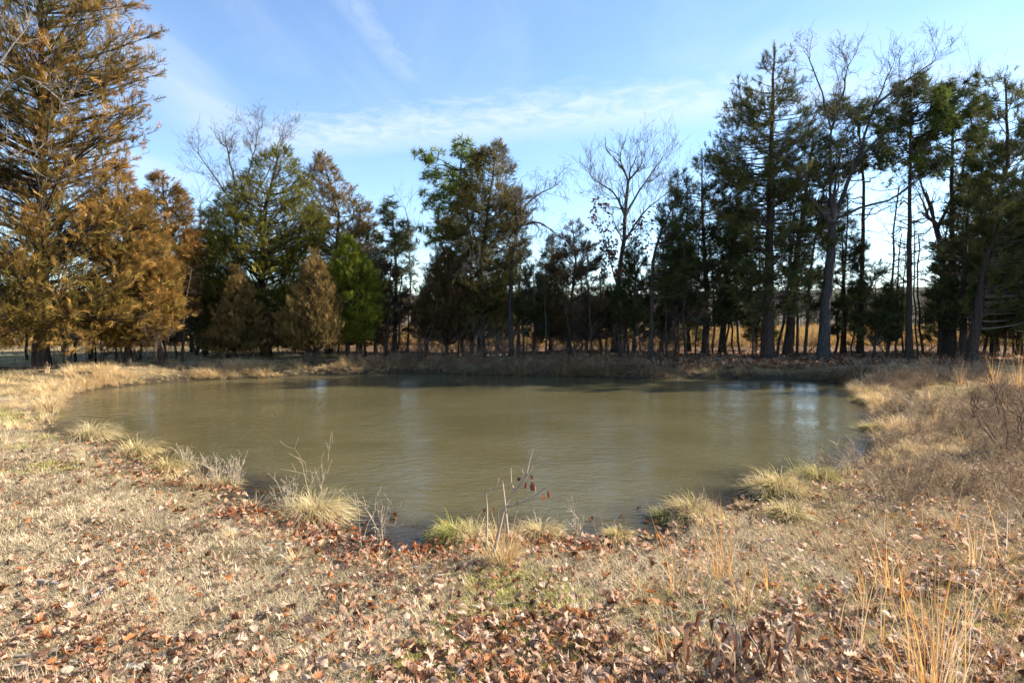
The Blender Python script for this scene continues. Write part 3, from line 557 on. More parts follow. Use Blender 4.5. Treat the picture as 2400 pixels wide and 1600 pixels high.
pine('pine_tree', 'bright green pine leaning left at the top of the centre clump', 1110, 20.5, [(1108, 700), (1098, 520), (1078, 400)], [(352, 1020, 1120), (385, 984, 1125), (420, 990, 1110), (470, 980, 1100), (515, 1000, 1090), (565, 1010, 1090)], 2000, 112, nb=33, cols=([.085, .12, .022], [.21, .25, .05]), bare=.08, stag=8, group=EV)
cedar('cedar_tree', 'tall olive-brown cedar in the centre of the far bank', 1130, 19.6, [(338, 1160, 1168), (370, 1112, 1197), (430, 1080, 1217), (500, 1048, 1238), (570, 1028, 1238), (640, 1008, 1222), (700, 1008, 1200), (765, 1040, 1190)], 'mix', 6000, 113, tr=.15, asc=.3, spr=.25, bare=.10, stag=26, nb=270, fill=.28, group=EV)
bare_tree('dead_tree', 'grey dead tree with drooping twigs right of the centre cedar', 1198, 19.0, [([(1198, 845), (1195, 690), (1203, 590), (1214, 530)], .10, .065, 0, 0), ([(1214, 532), (1205, 470), (1180, 435)], .055, .02, -.7, 4), ([(1214, 530), (1240, 520), (1265, 522), (1300, 545)], .05, .015, .3, 5), ([(1213, 532), (1232, 480), (1262, 452), (1295, 440)], .05, .015, .5, 5), ([(1202, 600), (1160, 575), (1110, 590)], .035, .012, -1, 5), ([(1204, 580), (1225, 600), (1250, 640)], .025, .01, -.3, 4)], 204, depth=4, twl=.75, per=1.7, droop=.5, group=BT, mat=M_OAK, kink=.28)
cedar('young_cedar', 'dark brown bushy cedar left of the centre cedar trunk', 1047, 18.9, [(588, 1050, 1056), (630, 1013, 1087), (680, 988, 1107), (720, 972, 1114), (755, 968, 1114), (788, 1000, 1095)], 'darkbrown', 2500, 114, tr=.09, asc=1.0, upright=.7, spr=.22, bare=.05, fill=.4, group=EV)
cedar('cedar_tree', 'low dark cedar behind the centre cedar trunk', 1120, 20, [(650, 1112, 1128), (720, 1080, 1190), (785, 1080, 1190)], 'dark', 1500, 115, tr=.1, spr=.26, group=EV)
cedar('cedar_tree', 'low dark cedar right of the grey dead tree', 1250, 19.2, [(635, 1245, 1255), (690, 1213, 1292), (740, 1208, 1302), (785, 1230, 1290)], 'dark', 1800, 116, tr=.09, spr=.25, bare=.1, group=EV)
cedar('cedar_tree', 'open brown-green cedar between the dead tree and the tall bare tree', 1332, 19.3, [(518, 1338, 1346), (570, 1308, 1382), (620, 1288, 1412), (680, 1272, 1427), (740, 1268, 1432), (788, 1290, 1410)], 'darkbrown', 2700, 117, tr=.11, asc=.55, spr=.25, bare=.25, stag=8, group=EV)
bare_tree('bare_tree', 'tall pale leafless tree with fanned crown right of centre', 1440, 21, [([(1440, 850), (1450, 650), (1462, 565), (1468, 480), (1472, 425)], .15, .05, 0, 1.5), ([(1466, 510), (1442, 455), (1398, 425)], .05, .015, -.5, 3.2), ([(1465, 510), (1502, 440), (1540, 388)], .055, .015, .5, 3.2), ([(1472, 430), (1480, 395), (1490, 372)], .04, .015, 0, 4), ([(1461, 570), (1505, 500), (1560, 455)], .05, .015, -.7, 3)], 205, depth=4, twl=.95, per=1.9, group=BT, mat=M_OAK, up=.5)
bare_tree('young_oak', 'young oak holding dark red leaves beside the tall pale bare tree', 1455, 18.7, [([(1455, 845), (1450, 690), (1422, 580), (1410, 530)], .045, .012, 0, 3), ([(1446, 660), (1480, 600), (1500, 560)], .02, .008, .3, 3)], 206, depth=3, twl=.55, per=1.8, group=BT, leaves=([.13, .042, .028], .12, .5, 2))
bare_tree('young_oak', 'young oak with sparse red-brown leaves beside the curved dark trunk', 1562, 18.3, [([(1562, 840), (1560, 720), (1552, 620), (1545, 560)], .04, .01, 0, 3), ([(1560, 760), (1600, 745), (1625, 750)], .015, .006, -.4, 4)], 207, depth=3, twl=.5, per=1.6, group=BT, leaves=([.14, .055, .03], .11, .3, 1))
cedar('cedar_tree', 'narrow dark cedar under the tall pale bare tree', 1485, 18.7, [(568, 1482, 1490), (620, 1460, 1517), (680, 1443, 1537), (740, 1438, 1542), (792, 1455, 1530)], 'dark', 1900, 118, tr=.09, asc=.6, spr=.25, bare=.15, group=EV)
cedar('cedar_tree', 'dark cedar with a curved trunk leaning right', 1524, 18.0, [(405, 1580, 1600), (450, 1560, 1622), (520, 1543, 1632), (600, 1538, 1622), (690, 1528, 1600)], 'dark', 1500, 119, tr=.11, path=[(1528, 700), (1530, 610), (1548, 545), (1582, 470)], spr=.25, bare=.12, stag=8, group=EV)
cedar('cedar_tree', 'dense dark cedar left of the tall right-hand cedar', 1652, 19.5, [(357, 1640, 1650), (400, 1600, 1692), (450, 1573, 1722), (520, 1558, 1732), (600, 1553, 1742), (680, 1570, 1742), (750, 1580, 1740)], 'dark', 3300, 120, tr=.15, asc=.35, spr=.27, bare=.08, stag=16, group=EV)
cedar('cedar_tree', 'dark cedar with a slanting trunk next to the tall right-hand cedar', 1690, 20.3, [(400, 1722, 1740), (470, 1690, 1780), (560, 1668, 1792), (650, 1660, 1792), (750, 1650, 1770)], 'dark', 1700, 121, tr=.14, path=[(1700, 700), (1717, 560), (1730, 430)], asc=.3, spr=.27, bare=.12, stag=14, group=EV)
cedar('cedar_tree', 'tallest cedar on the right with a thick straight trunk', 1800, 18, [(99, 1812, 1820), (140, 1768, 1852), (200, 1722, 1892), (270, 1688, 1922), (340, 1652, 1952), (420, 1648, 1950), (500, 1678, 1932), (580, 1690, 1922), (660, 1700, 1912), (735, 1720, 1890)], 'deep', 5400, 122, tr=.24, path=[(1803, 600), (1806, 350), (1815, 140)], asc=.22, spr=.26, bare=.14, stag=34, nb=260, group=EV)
cedar('cedar_tree', 'dark cedar with a leaning trunk between the tallest cedar and the bare oak', 1847, 19.3, [(300, 1895, 1915), (340, 1868, 1962), (420, 1848, 1972), (500, 1838, 1972), (600, 1828, 1962), (720, 1820, 1950)], 'dark', 2100, 123, tr=.2, path=[(1862, 640), (1888, 457), (1905, 330)], asc=.25, spr=.27, bare=.12, stag=16, group=EV)
bare_tree('oak_tree', 'big leafless oak with a grey trunk and crooked limbs at the water', 1928, 17.5, [([(1928, 858), (1936, 700), (1948, 570), (1951, 520)], .175, .125, 0, 0), ([(1950, 530), (1946, 400), (1948, 300), (1922, 200), (1897, 140)], .06, .016, -.6, 2.4), ([(1953, 525), (1986, 430), (2016, 360), (2050, 245), (2088, 165)], .075, .016, .8, 2.2), ([(1955, 515), (2030, 482), (2092, 466), (2150, 420), (2200, 392)], .05, .013, -1.2, 2.0),
  ([(1947, 530), (1902, 470), (1872, 420), (1850, 365)], .05, .015, -1.2, 2.6), ([(1948, 305), (1974, 230), (1986, 160)], .05, .018, .6, 3), ([(2048, 250), (2118, 195), (2185, 148)], .05, .015, .5, 3), ([(2010, 375), (2078, 305), (2122, 262)], .045, .015, -.9, 3), ([(1952, 480), (1965, 380), (1990, 290)], .05, .015, 1.2, 3)], 208, depth=4, twl=.8, per=1.5, group=BT, kink=.30, up=.45)
pine('pine_tree', 'pine with a dark trunk seen through the bare oak crown', 2016, 20, [(2022, 600), (2025, 424), (2010, 270)], [(235, 1960, 2040), (280, 1930, 2072), (350, 1928, 2082), (425, 1950, 2072)], 1800, 124, nb=30, cols=([.045, .06, .02], [.11, .125, .04]), bare=.15, stag=14, group=EV)
cedar('cedar_tree', 'dark cedar in the shade just right of the oak trunk', 1976, 20.6, [(515, 1965, 1985), (600, 1928, 2022), (700, 1928, 2022), (775, 1950, 2010)], 'dark', 1800, 125, tr=.12, spr=.26, bare=.25, stag=8, group=EV)
cedar('young_cedar', 'small rounded cedar with a thin trunk in the gap beside the straight pine', 2048, 18.5, [(618, 2045, 2055), (660, 2013, 2092), (710, 1993, 2112), (760, 1988, 2117), (795, 2010, 2100)], 'dark', 2200, 126, tr=.06, spr=.23, bare=.2, stag=8, group=EV)
pine('pine_tree', 'slender straight pine with a bare lower trunk on the right', 2130, 17.8, [(2131, 650), (2133, 400), (2135, 205)], [(194, 2120, 2150), (240, 2088, 2192), (300, 2073, 2217), (370, 2080, 2222), (425, 2090, 2200)], 2200, 127, nb=37, tr=.13, cols=([.055, .075, .02], [.14, .16, .04]), bare=.15, stag=22, group=EV)
pine('pine_tree', 'broad-topped pine between the straight pine and the right edge', 2231, 18.6, [(2232, 600), (2231, 390), (2236, 230)], [(198, 2190, 2290), (260, 2168, 2312), (330, 2158, 2322), (405, 2180, 2310)], 1700, 128, nb=31, tr=.15, cols=([.055, .07, .03], [.125, .135, .05]), bare=.3, stag=24, group=EV)
bare_tree('bare_tree', 'leafless forked tree behind the broad-topped pine', 2215, 19.6, [([(2215, 840), (2206, 580), (2190, 520)], .12, .08, 0, 0), ([(2192, 525), (2160, 430), (2142, 370)], .05, .02, -.4, 2.5), ([(2196, 540), (2252, 420), (2276, 290), (2280, 215)], .06, .015, .5, 2.5)], 209, depth=4, twl=.9, per=1.6, group=BT)
cedar('cedar_tree', 'dark cedar with trunk forking beside the leaning right-edge cedar', 2255, 17.7, [(420, 2262, 2280), (500, 2220, 2322), (600, 2208, 2332), (700, 2198, 2342), (775, 2200, 2330)], 'dark', 2000, 129, tr=.14, path=[(2262, 600), (2272, 440)], asc=.3, spr=.26, bare=.1, stag=14, group=EV)
cedar('cedar_tree', 'tall leaning cedar against the right edge of the photo', 2274, 16.3, [(173, 2350, 2360), (230, 2298, 2402), (320, 2288, 2452), (420, 2278, 2472), (520, 2290, 2482), (620, 2300, 2482), (730, 2290, 2480)], 'deep', 5600, 130, tr=.17, path=[(2297, 700), (2330, 520), (2361, 375), (2358, 210)], asc=.45, spr=.26, bare=.1, stag=6, nb=190, group=EV)
cedar('cedar_tree', 'dark low-branched cedar cut by the right edge of the photo', 2440, 17.4, [(330, 2430, 2445), (420, 2390, 2500), (560, 2370, 2530), (680, 2350, 2540), (770, 2350, 2530)], 'dark', 3800, 131, tr=.15, spr=.27, bare=.15, group=EV)
M_PALE = mat_bark('pale_bark', (.17, .145, .12), (.36, .32, .275))
bare_tree('bare_tree', 'pale bare branches reaching in at the left edge before the tall cedar', -190, 11.0, [([(-190, 1010), (-180, 600), (-150, 380)], .13, .08, 0, 0), ([(-165, 440), (-60, 300), (20, 195), (70, 180), (118, 215)], .05, .014, -.3, 1.6), ([(-170, 480), (-50, 330), (10, 365), (70, 378)], .04, .012, .2, 1.4), ([(-152, 390), (-60, 220), (0, 150), (60, 70)], .045, .012, .4, 1.4)], 231, depth=3, twl=.6, per=1.2, group=BT, mat=M_PALE, kink=.3)

# ------------------------------------------------------------------ understorey, brush and far woods
def copy_tree(o, loc, rz=0, scale=1.0, label=None, group=None, name=None):
    c = o.copy(); COL.objects.link(c); c.location = loc; c.rotation_euler = (0, 0, rz); c.scale = (scale,)*3
    if name: c.name = name
    if label: c['label'] = label
    if group: c['group'] = group
    for ch in list(o.children):
        k = ch.copy(); COL.objects.link(k); k.parent = c
    return c
LAND = [(98, 'tall left cedar'), (300, 'orange-brown cedar'), (382, 'pointed orange cedar'), (480, 'very dark cedar'), (545, 'bushy olive-brown cedar'), (625, 'big green cedar'), (738, 'tan-brown cedar'), (815, 'bright green cedar'), (925, 'grey-green pine'), (1047, 'bushy dark brown cedar'), (1130, 'tall centre cedar'), (1198, 'grey dead tree'), (1332, 'open brown-green cedar'), (1440, 'tall pale bare tree'), (1524, 'curved dark trunk'), (1652, 'dense dark cedar'), (1800, 'tallest right cedar'), (1928, 'bare oak'), (2048, 'small rounded cedar'), (2130, 'slender straight pine'), (2231, 'broad-topped pine'), (2274, 'leaning right-edge cedar')]
def by_neighbour(kind, items):
    '''labels for look-alikes: counted outwards from the nearest tree one can name; items are (px, object)'''
    bins = {}
    for px, o in items:
        lp, ln = min(LAND, key=lambda t: abs(t[0]-px)); bins.setdefault((ln, px >= lp), []).append((abs(px-lp), o))
    for (ln, rgt), l in bins.items():
        l.sort(key=lambda t: t[0])
        for i, (_, o) in enumerate(l):
            w = ('', 'second ', 'third ', 'fourth ', 'fifth ', 'sixth ', 'seventh ', 'eighth ', 'ninth ', 'tenth ')[i]; o['label'] = '%s, %sto the %s of the %s' % (kind, w if w else 'nearest ', 'right' if rgt else 'left', ln)
srcs = [o for o in COL.objects if o.parent is None and o.name.startswith('cedar_tree') and o.get('label', '').startswith(('low dark', 'dark cedar in the shade', 'narrow dark', 'very dark'))]
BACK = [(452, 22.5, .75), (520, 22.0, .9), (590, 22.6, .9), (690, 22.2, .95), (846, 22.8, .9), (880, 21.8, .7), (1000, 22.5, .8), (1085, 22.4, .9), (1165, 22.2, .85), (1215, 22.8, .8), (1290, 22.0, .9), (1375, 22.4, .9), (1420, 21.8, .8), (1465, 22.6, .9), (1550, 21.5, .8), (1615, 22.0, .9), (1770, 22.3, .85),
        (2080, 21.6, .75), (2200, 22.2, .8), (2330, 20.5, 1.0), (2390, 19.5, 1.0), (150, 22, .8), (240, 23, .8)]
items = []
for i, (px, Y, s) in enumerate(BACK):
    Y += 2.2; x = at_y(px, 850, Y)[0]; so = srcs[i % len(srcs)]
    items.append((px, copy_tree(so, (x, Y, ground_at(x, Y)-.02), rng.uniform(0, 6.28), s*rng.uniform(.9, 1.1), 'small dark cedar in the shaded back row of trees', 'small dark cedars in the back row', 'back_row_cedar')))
by_neighbour('small dark back-row cedar', items)
# evergreens just outside the frame on the right, whose shade falls into the picture
big = [o for o in COL.objects if o.parent is None and 'leaning cedar against' in o.get('label', '')][0]
for i, (x, y, s) in enumerate(((20.8, 17.3, 1.0), (26, 20, 1.05), (20.0, 23.5, .95), (30, 19, .95))):
    copy_tree(big, (x, y, ground_at(x, y)), rng.uniform(0, 6.28), s, 'tall cedar beyond the right edge of the view, '+('closest to the pond', 'farthest back but one', 'farthest back', 'farthest right')[i], 'cedars beyond the right edge', 'cedar_tree')
def twig_plant(seed, h, stems, spread, levels, cols, per=2.5, r0=.008, kink=.2, up=.25, curve=.0):
    r = np.random.default_rng(seed); a, b, c, d = [], [], [], []
    def g(p, dr, L, rad, lev):
        n = 3; pts = [p]
        for k in range(n): dr = norm(dr+r.normal(0, kink, 3)+np.array([0, 0, up])*.3); p = p+dr*L/n; pts.append(p)
        pts = np.array(pts); pts[:, 2] = np.maximum(pts[:, 2], 0.0); rd = np.linspace(rad, rad*.5, n+1); a.append(pts[:-1]); b.append(pts[1:]); c.append(rd[:-1]); d.append(rd[1:])
        if lev > 0:
            for q in range(r.poisson(per)+1):
                k = r.integers(1, n+1); nd = norm(dr*.8+norm(r.normal(0, 1, 3))*.7+np.array([0, 0, .1])); g(pts[k], nd, L*r.uniform(.35, .7), max(rad*.6, .0018), lev-1)
    for s in range(stems):
        t = r.uniform(0, spread); ph = r.random()*6.28; g(np.array([r.normal(0, .06)*h, r.normal(0, .06)*h, -.02]), np.array([math.sin(t)*math.cos(ph), math.sin(t)*math.sin(ph), math.cos(t)]), h*r.uniform(.45, .85), r0*r.uniform(.6, 1.2), levels)
    mb = MB(); A, B, C_, D_ = map(np.concatenate, (a, b, c, d)); cc = np.asarray(cols, float)[r.integers(0, len(cols), len(A))]*r.uniform(.7, 1.25, (len(A), 1)); mb.segs(A, B, C_, D_, 3, cc); return mb.mesh('twigs')
BRUSH = np.array([(.13, .095, .075), (.17, .13, .105), (.10, .07, .055), (.20, .15, .115)])
shrubs = [twig_plant(300+i, 1.15, 9, .75, 3, BRUSH, per=2.2, r0=.011) for i in range(5)]
for m in shrubs: m.materials.append(M_STEM)
def spot(px, Y): x = at_y(px, 850, Y)[0]; return x, Y, ground_at(x, Y)
k = 0; items = []
for px in list(range(120, 440, 40))+list(range(450, 930, 34))+list(range(950, 1620, 24))+list(range(1640, 2400, 60))+list(range(905, 1620, 40)):
    Y = rng.uniform(19.6, 23.5) if px > 440 else rng.uniform(17.2, 19.5)
    if px > 1640: Y = rng.uniform(22.5, 25)
    p = spot(px+rng.normal(0, 10), Y); o = add('bare_shrub', shrubs[k % 5], loc=p, label='leafless twiggy brush under the trees of the far bank', cat='shrub', group='leafless brush under the far-bank trees'); k += 1
    items.append((px, o)); s = rng.uniform(.6, 1.25); o.scale = (s*1.1, s*1.1, s); o.rotation_euler = (0, 0, rng.uniform(0, 6.28))
by_neighbour('leafless twiggy brush', items); items = []
# slender understorey trunks
def slender(seed):
    r = np.random.default_rng(seed); h = 3.4; z = np.linspace(0, h, 9); P = np.stack([np.cumsum(r.normal(0, .05, 9)), np.cumsum(r.normal(0, .05, 9)), z-.1], 1); mb = MB(); mb.tube(P, np.linspace(.05, .018, 9), 7, bump=.15, seed=seed); t = mb.mesh('trunk', True)
    a, b, c, d = [], [], [], []
    for q in range(34):
        z_ = r.uniform(.7, h); p0 = path_interp(P, np.array([z_]))[0]; ph = r.random()*6.28; l = r.uniform(.3, 1.0); p1 = p0+np.array([math.cos(ph)*l, math.sin(ph)*l, r.uniform(-.05, .5)*l]); mid = (p0+p1)/2+r.normal(0, .07, 3)
        a += [p0, mid]; b += [mid, p1]; c += [.010, .006]; d += [.006, .003]
        for w in range(4): e = mid+(p1-mid)*r.random(); a.append(e); b.append(e+r.normal(0, .17, 3)); c.append(.005); d.append(.003)
    tm = MB(); tm.segs(np.array(a), np.array(b), np.array(c), np.array(d), 3); return t, tm.mesh('twigs')
SL = [slender(400+i) for i in range(5)]
for px in (68, 176, 207, 219, 273, 323, 377, 410, 424, 460, 477, 510, 536, 797, 809, 839, 852, 862, 884, 903, 931, 995, 1074, 1089, 1230, 1356, 1383, 1406, 1474, 1502, 1590, 1632, 1736, 1870, 1999, 2100, 2118, 2190, 1668, 1702, 1722, 1760, 1822, 1880, 1955, 2072, 2150, 2166, 2205, 2250, 2300, 2322, 2350, 2378, 1610, 1580, 1345, 1275):
    x, y, z = spot(px, rng.uniform(20, 23) if px > 440 else rng.uniform(18, 20)); rt = root_at('slender_sapling', 'slender dark sapling trunk with bare twigs among the far-bank trees', 'tree', x, y, 'slender saplings among the far-bank trees'); s = rng.uniform(.65, 1.15)*(1.75 if px > 1560 else 1.1); w_ = (.62 if px > 1560 else 1)*s; rt.scale = (w_*rng.uniform(.7, 1.2), w_, s); rt.rotation_euler = (rng.normal(0, .05), rng.normal(0, .06), rng.uniform(0, 6.28))
    items.append((px, rt)); t, w = SL[rng.integers(0, 5)]; add('trunk', t, M_CEDAR, rt); add('twigs', w, M_CEDAR, rt)
by_neighbour('slender dark sapling trunk', items)
# far woods beyond the field
def far_bare(seed):
    r = np.random.default_rng(seed); h = 6.0; a, b, c, d = [], [], [], []
    def g(p, dr, L, rad, lev):
        q = p+dr*L; a.append(p); b.append(q); c.append(rad); d.append(rad*.6)
        if lev:
            for k in range(4): g(p+dr*L*r.uniform(.45, 1), norm(dr+r.normal(0, .45, 3)+[0, 0, .15]), L*r.uniform(.5, .75), rad*.55, lev-1)
    g(np.array([0, 0, -.2]), np.array([0, 0, 1.]), h*.42, .10, 4); mb = MB(); A, B = np.array(a), np.array(b); mb.segs(A, B, np.maximum(c, .022), np.maximum(d, .016), 3, np.array([.21, .175, .15])*r.uniform(.8, 1.2)); return mb.mesh('far_tree')
def far_green(seed):
    r = np.random.default_rng(seed); n = 260; z = r.random(n)**1.3*5.5+.5; rad = 1.5*(1-z/6.3)+.15; ph = r.random(n)*6.28; u = np.sqrt(r.random(n)); pos = np.stack([rad*u*np.cos(ph), rad*u*np.sin(ph), z], 1); mb = MB(); mb.stamp(KITE, KQ, pos, frames(r.normal(0, 1, (n, 3))+[0, 0, .4], r.random(n)*6), .9*r.uniform(.6, 1.2, n), np.array([.055, .065, .03])*r.uniform(.6, 1.4, (n, 1))); return mb.mesh('far_tree')
n = 620; fx = rng.uniform(-135, 135, n); fy = 84+rng.random(n)*40+np.abs(fx)*.05; fz = height(fx, fy)
scatter('far_woods', 'hazy grey leafless woods beyond the golden field', 'woods', np.stack([fx, fy, fz], 1), np.stack([0*fx, 0*fx, rng.uniform(0, 6.28, n)], 1), rng.uniform(.7, 1.25, n), np.ones((n, 3)), [far_bare(500+i) for i in range(5)]+[far_green(520)], M_STEM)
# golden field grass behind the trees
fg = [proto_grass(600+i, 26, .48, .022, .4, .7, .16, np.array([(.56, .38, .15), (.62, .44, .2), (.48, .3, .11)]), nseg=2) for i in range(4)]
n = 9000; fy = 28.5+rng.random(n)**1.6*45; fx = rng.uniform(-1, 1, n)*(fy*.98); d_ = shore_d(fx, fy); kp = (fy > 30+2*(fbm(fx, fy, .4, 77)-.5)); fx, fy = fx[kp], fy[kp]
scatter('field_grass', 'tall golden dead grass of the field behind the trees', 'grass', np.stack([fx, fy, height(fx, fy)], 1), np.stack([0*fx, 0*fx, rng.uniform(0, 6.28, len(fx))], 1), rng.uniform(.7, 1.5, len(fx))*(1+.02*(fy-22)), np.array([.78, .74, .72])*rng.uniform(.8, 1.15, (len(fx), 1)), fg, M_GRASS)
# green metal fence post, fallen log and brush by the tall left cedar
p = at_y(226, 866, 16.4); rt = root_at('fence_post', 'thin green metal fence post by the left bank', 'post', p[0], 16.4)
mb = MB(); mb.segs(np.array([[0, 0, -.1]]), np.array([[0, 0, .62]]), [.016], [.016], 4, np.array([.03, .17, .10])); mb.segs(np.array([[0, -.028, -.1]]), np.array([[0, -.028, .60]]), [.010], [.010], 4, np.array([.03, .15, .09])); add('shaft', mb.mesh('shaft'), M_STEM, rt)
mb = MB(); mb.segs(np.array([[0, 0, .56]]), np.array([[0, 0, .64]]), [.018], [.018], 4, np.array([.5, .5, .45])); add('cap', mb.mesh('cap'), M_STEM, rt)
def log_at(px, Y, L, rad, rz, label, seed):
    x, y, z = spot(px, Y); s = np.linspace(-.5, .5, 10); r = np.random.default_rng(seed); P = np.stack([s*L, r.normal(0, .02, 10)+.1*s*s*L, rad*.7+0*s], 1); mb = MB(); mb.tube(P, rad*(1-.35*(s+.5)), 9, bump=.25, seed=seed)
    o = add('fallen_log', mb.mesh('log', True), M_CEDAR, loc=(x, y, z), label=label, cat='log'); o.rotation_euler = (0, 0, rz)
log_at(150, 15.4, 1.6, .05, -.12, 'dark fallen log lying on the left bank below the tall cedar', 1); log_at(60, 16.0, 1.5, .06, .2, 'weathered fallen branch on the ground at the foot of the tall left cedar', 2)

# ------------------------------------------------------------------ grass, leaves and weeds
def fan(n, y0, y1, wid=.97, side=1.2):
    y = y0*np.exp(rng.random(n)*math.log(y1/y0)); x = rng.uniform(-1, 1, n)*(y*wid+side); return x, y
def rz(n, tilt=.12): return np.stack([rng.normal(0, tilt, n), rng.normal(0, tilt, n), rng.uniform(0, 6.28, n)], 1)
SHORT = [proto_grass(700+i, 66, .05, .0028, 1.1, 1.0, .09, STRAW, nseg=2, lie=.6) for i in range(7)]+[proto_grass(720+i, 54, .075, .0028, .8, 1.2, .08, STRAW, nseg=3, lie=.4) for i in range(3)]
SHORTG = [proto_grass(740+i, 54, .05, .0028, .8, 1.0, .07, GREEN, nseg=2, lie=.4) for i in range(5)]
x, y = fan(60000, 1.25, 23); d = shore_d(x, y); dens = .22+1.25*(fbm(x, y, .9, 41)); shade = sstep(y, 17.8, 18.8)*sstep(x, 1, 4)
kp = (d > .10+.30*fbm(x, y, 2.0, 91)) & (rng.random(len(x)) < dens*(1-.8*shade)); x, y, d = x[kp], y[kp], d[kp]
gm = sstep(fbm(x, y, .9, 55), .52, .72)*.75*(1+.5*sstep(-x, -1, 2)); isg = rng.random(len(x)) < gm*np.where(x < .5, 1.0, .5)
z = height(x, y, d); sc = (.8+.5*rng.random(len(x)))*np.maximum(1, y/4.5)**.45*(.6+.4*sstep(d, .1, .8))
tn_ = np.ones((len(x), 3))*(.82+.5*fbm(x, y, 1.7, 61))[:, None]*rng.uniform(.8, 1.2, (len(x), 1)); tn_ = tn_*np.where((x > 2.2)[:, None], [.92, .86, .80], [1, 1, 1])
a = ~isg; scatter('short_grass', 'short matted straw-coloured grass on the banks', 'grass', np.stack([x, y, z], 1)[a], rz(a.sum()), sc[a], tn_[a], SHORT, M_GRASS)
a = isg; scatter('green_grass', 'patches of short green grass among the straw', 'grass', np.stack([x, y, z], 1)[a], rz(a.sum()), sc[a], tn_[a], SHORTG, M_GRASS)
# taller drooping grass along the waterline
TALL = [proto_grass(760+i, 60, .42, .007, .55, 1.7, .12, STRAW, nseg=4, lie=.1) for i in range(4)]+[proto_grass(770+i, 44, .30, .006, .5, 1.3, .10, np.concatenate([STRAW, GREEN[2:]]), nseg=4) for i in range(3)]
n = 15000; si = rng.integers(0, len(S), n); off = np.abs(rng.normal(0, .45, n))*np.where((S[si, 1] > 13) & (S[si, 0] < -2.5), 2.6, 1)-.03; P = S[si]+(np.roll(S, -1, 0)[si]-S[si])*rng.random((n, 1))+nr[si]*(off if area > 0 else -off)[:, None]
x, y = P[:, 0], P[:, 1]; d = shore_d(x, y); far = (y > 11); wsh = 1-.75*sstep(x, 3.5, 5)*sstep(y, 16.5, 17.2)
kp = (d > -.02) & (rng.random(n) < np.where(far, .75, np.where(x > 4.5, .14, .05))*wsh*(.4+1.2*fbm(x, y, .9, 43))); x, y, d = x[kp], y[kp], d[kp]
brn = sstep(x, -5, -3)*sstep(y, 14, 15.5); tt = np.where((brn > .5)[:, None], [.62, .52, .45], [1.3, 1.18, 1.0])*rng.uniform(.75, 1.2, (len(x), 1))  # brown along the centre bank; straw elsewhere tinted brighter, sunlight put into its colour
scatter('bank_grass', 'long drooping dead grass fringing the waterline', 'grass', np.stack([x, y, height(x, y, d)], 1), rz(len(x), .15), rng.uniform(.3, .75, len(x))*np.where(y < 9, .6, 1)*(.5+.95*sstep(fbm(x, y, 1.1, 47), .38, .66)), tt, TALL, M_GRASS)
# dead weeds of the right and far banks
WEED = [twig_plant(800+i, .30, 7, .9, 2, GREYB, per=2.6, r0=.0032, kink=.3) for i in range(6)]+[proto_grass(790+i, 40, .26, .005, .7, 1.4, .1, STRAW, nseg=3) for i in range(4)]
n = 15000; x = rng.uniform(3.2, 15, n); y = rng.uniform(2.0, 15, n); d = shore_d(x, y); v = sstep(x-.30*y, 1.2, 3.2)*(.15+.85*sstep(y, 4.0, 6.5))*sstep(d, -.05, .1)*(.12+1.3*sstep(fbm(x, y, .8, 71), .38, .62))*(1-sstep(y, 13.8, 15.5))
kp = (rng.random(n) < v*.5) & (d > .06); x1, y1 = x[kp], y[kp]
n = 2600; si = rng.integers(0, len(S), n); off = rng.uniform(.1, 1.3, n); P = S[si]+nr[si]*(off if area > 0 else -off)[:, None]; kp = (P[:, 1] > 14) & (P[:, 0] > -6) & (P[:, 0] < 4.6) & (rng.random(n) < .8); x2, y2 = P[kp, 0], P[kp, 1]
x, y = np.concatenate([x1, x2]), np.concatenate([y1, y2]); tt = np.concatenate([np.tile([1.1, 1.0, .9], (len(x1), 1)), np.tile([.85, .68, .58], (len(x2), 1))])*rng.uniform(.7, 1.2, (len(x), 1))
scatter('dead_weeds', 'tangle of grey-brown dead weeds on the banks', 'weeds', np.stack([x, y, height(x, y)], 1), rz(len(x), .2), rng.uniform(.45, 1.1, len(x))*np.where(y > 14, 1.6, 1.0), tt, WEED, M_STEM)
# fallen leaves
LEAF = [leaf_mesh(900+i, i % 4 != 3) for i in range(12)]
LT = np.array([(.53, .335, .215), (.44, .255, .155), (.61, .425, .295), (.36, .145, .055), (.18, .085, .047), (.68, .52, .38), (.44, .185, .07), (.50, .29, .18), (.27, .145, .085)]); LN = ['pale tan', 'tan', 'pinkish tan', 'russet', 'dark brown', 'bleached pale', 'rusty orange', 'tan', 'brown']
x, y = fan(70000, 1.25, 14); d = shore_d(x, y)
pat = sstep(fbm(x, y, 1.1, 81, 4), .44, .60); front = np.exp(-((x-.1)/2.3)**2)*(1-sstep(y, 3.0, 4.6)); lit = (1-sstep(d, .25, .75))*sstep(y, 2, 3)*(1-sstep(y, 7.5, 8.5))*sstep(-x, -1.0, -.2)*np.where(fbm(x, y, .6, 88) > .4, 1, .25)
v = .24+.52*pat+.75*front*(.35+.65*pat)+1.3*lit; v = v*(1-.45*sstep(x, 3, 5))*np.where(x < -1.6, .75, 1)*(1-.6*sstep(y, 5, 9))
kp = (d > .0) & (rng.random(len(x)) < v*.62); x, y, d, lit = x[kp], y[kp], d[kp], lit[kp]; z = height(x, y, d)+.016+rng.random(len(x))*.03+lit*rng.random(len(x))*.03
ti = rng.choice(9, len(x), p=[.2, .17, .14, .09, .09, .07, .06, .1, .08]); tint = LT[ti]*rng.uniform(.75, 1.2, (len(x), 1)); tint = np.where((lit > .4)[:, None] & (rng.random((len(x), 1)) < .5), tint*[.8, .55, .45], tint)
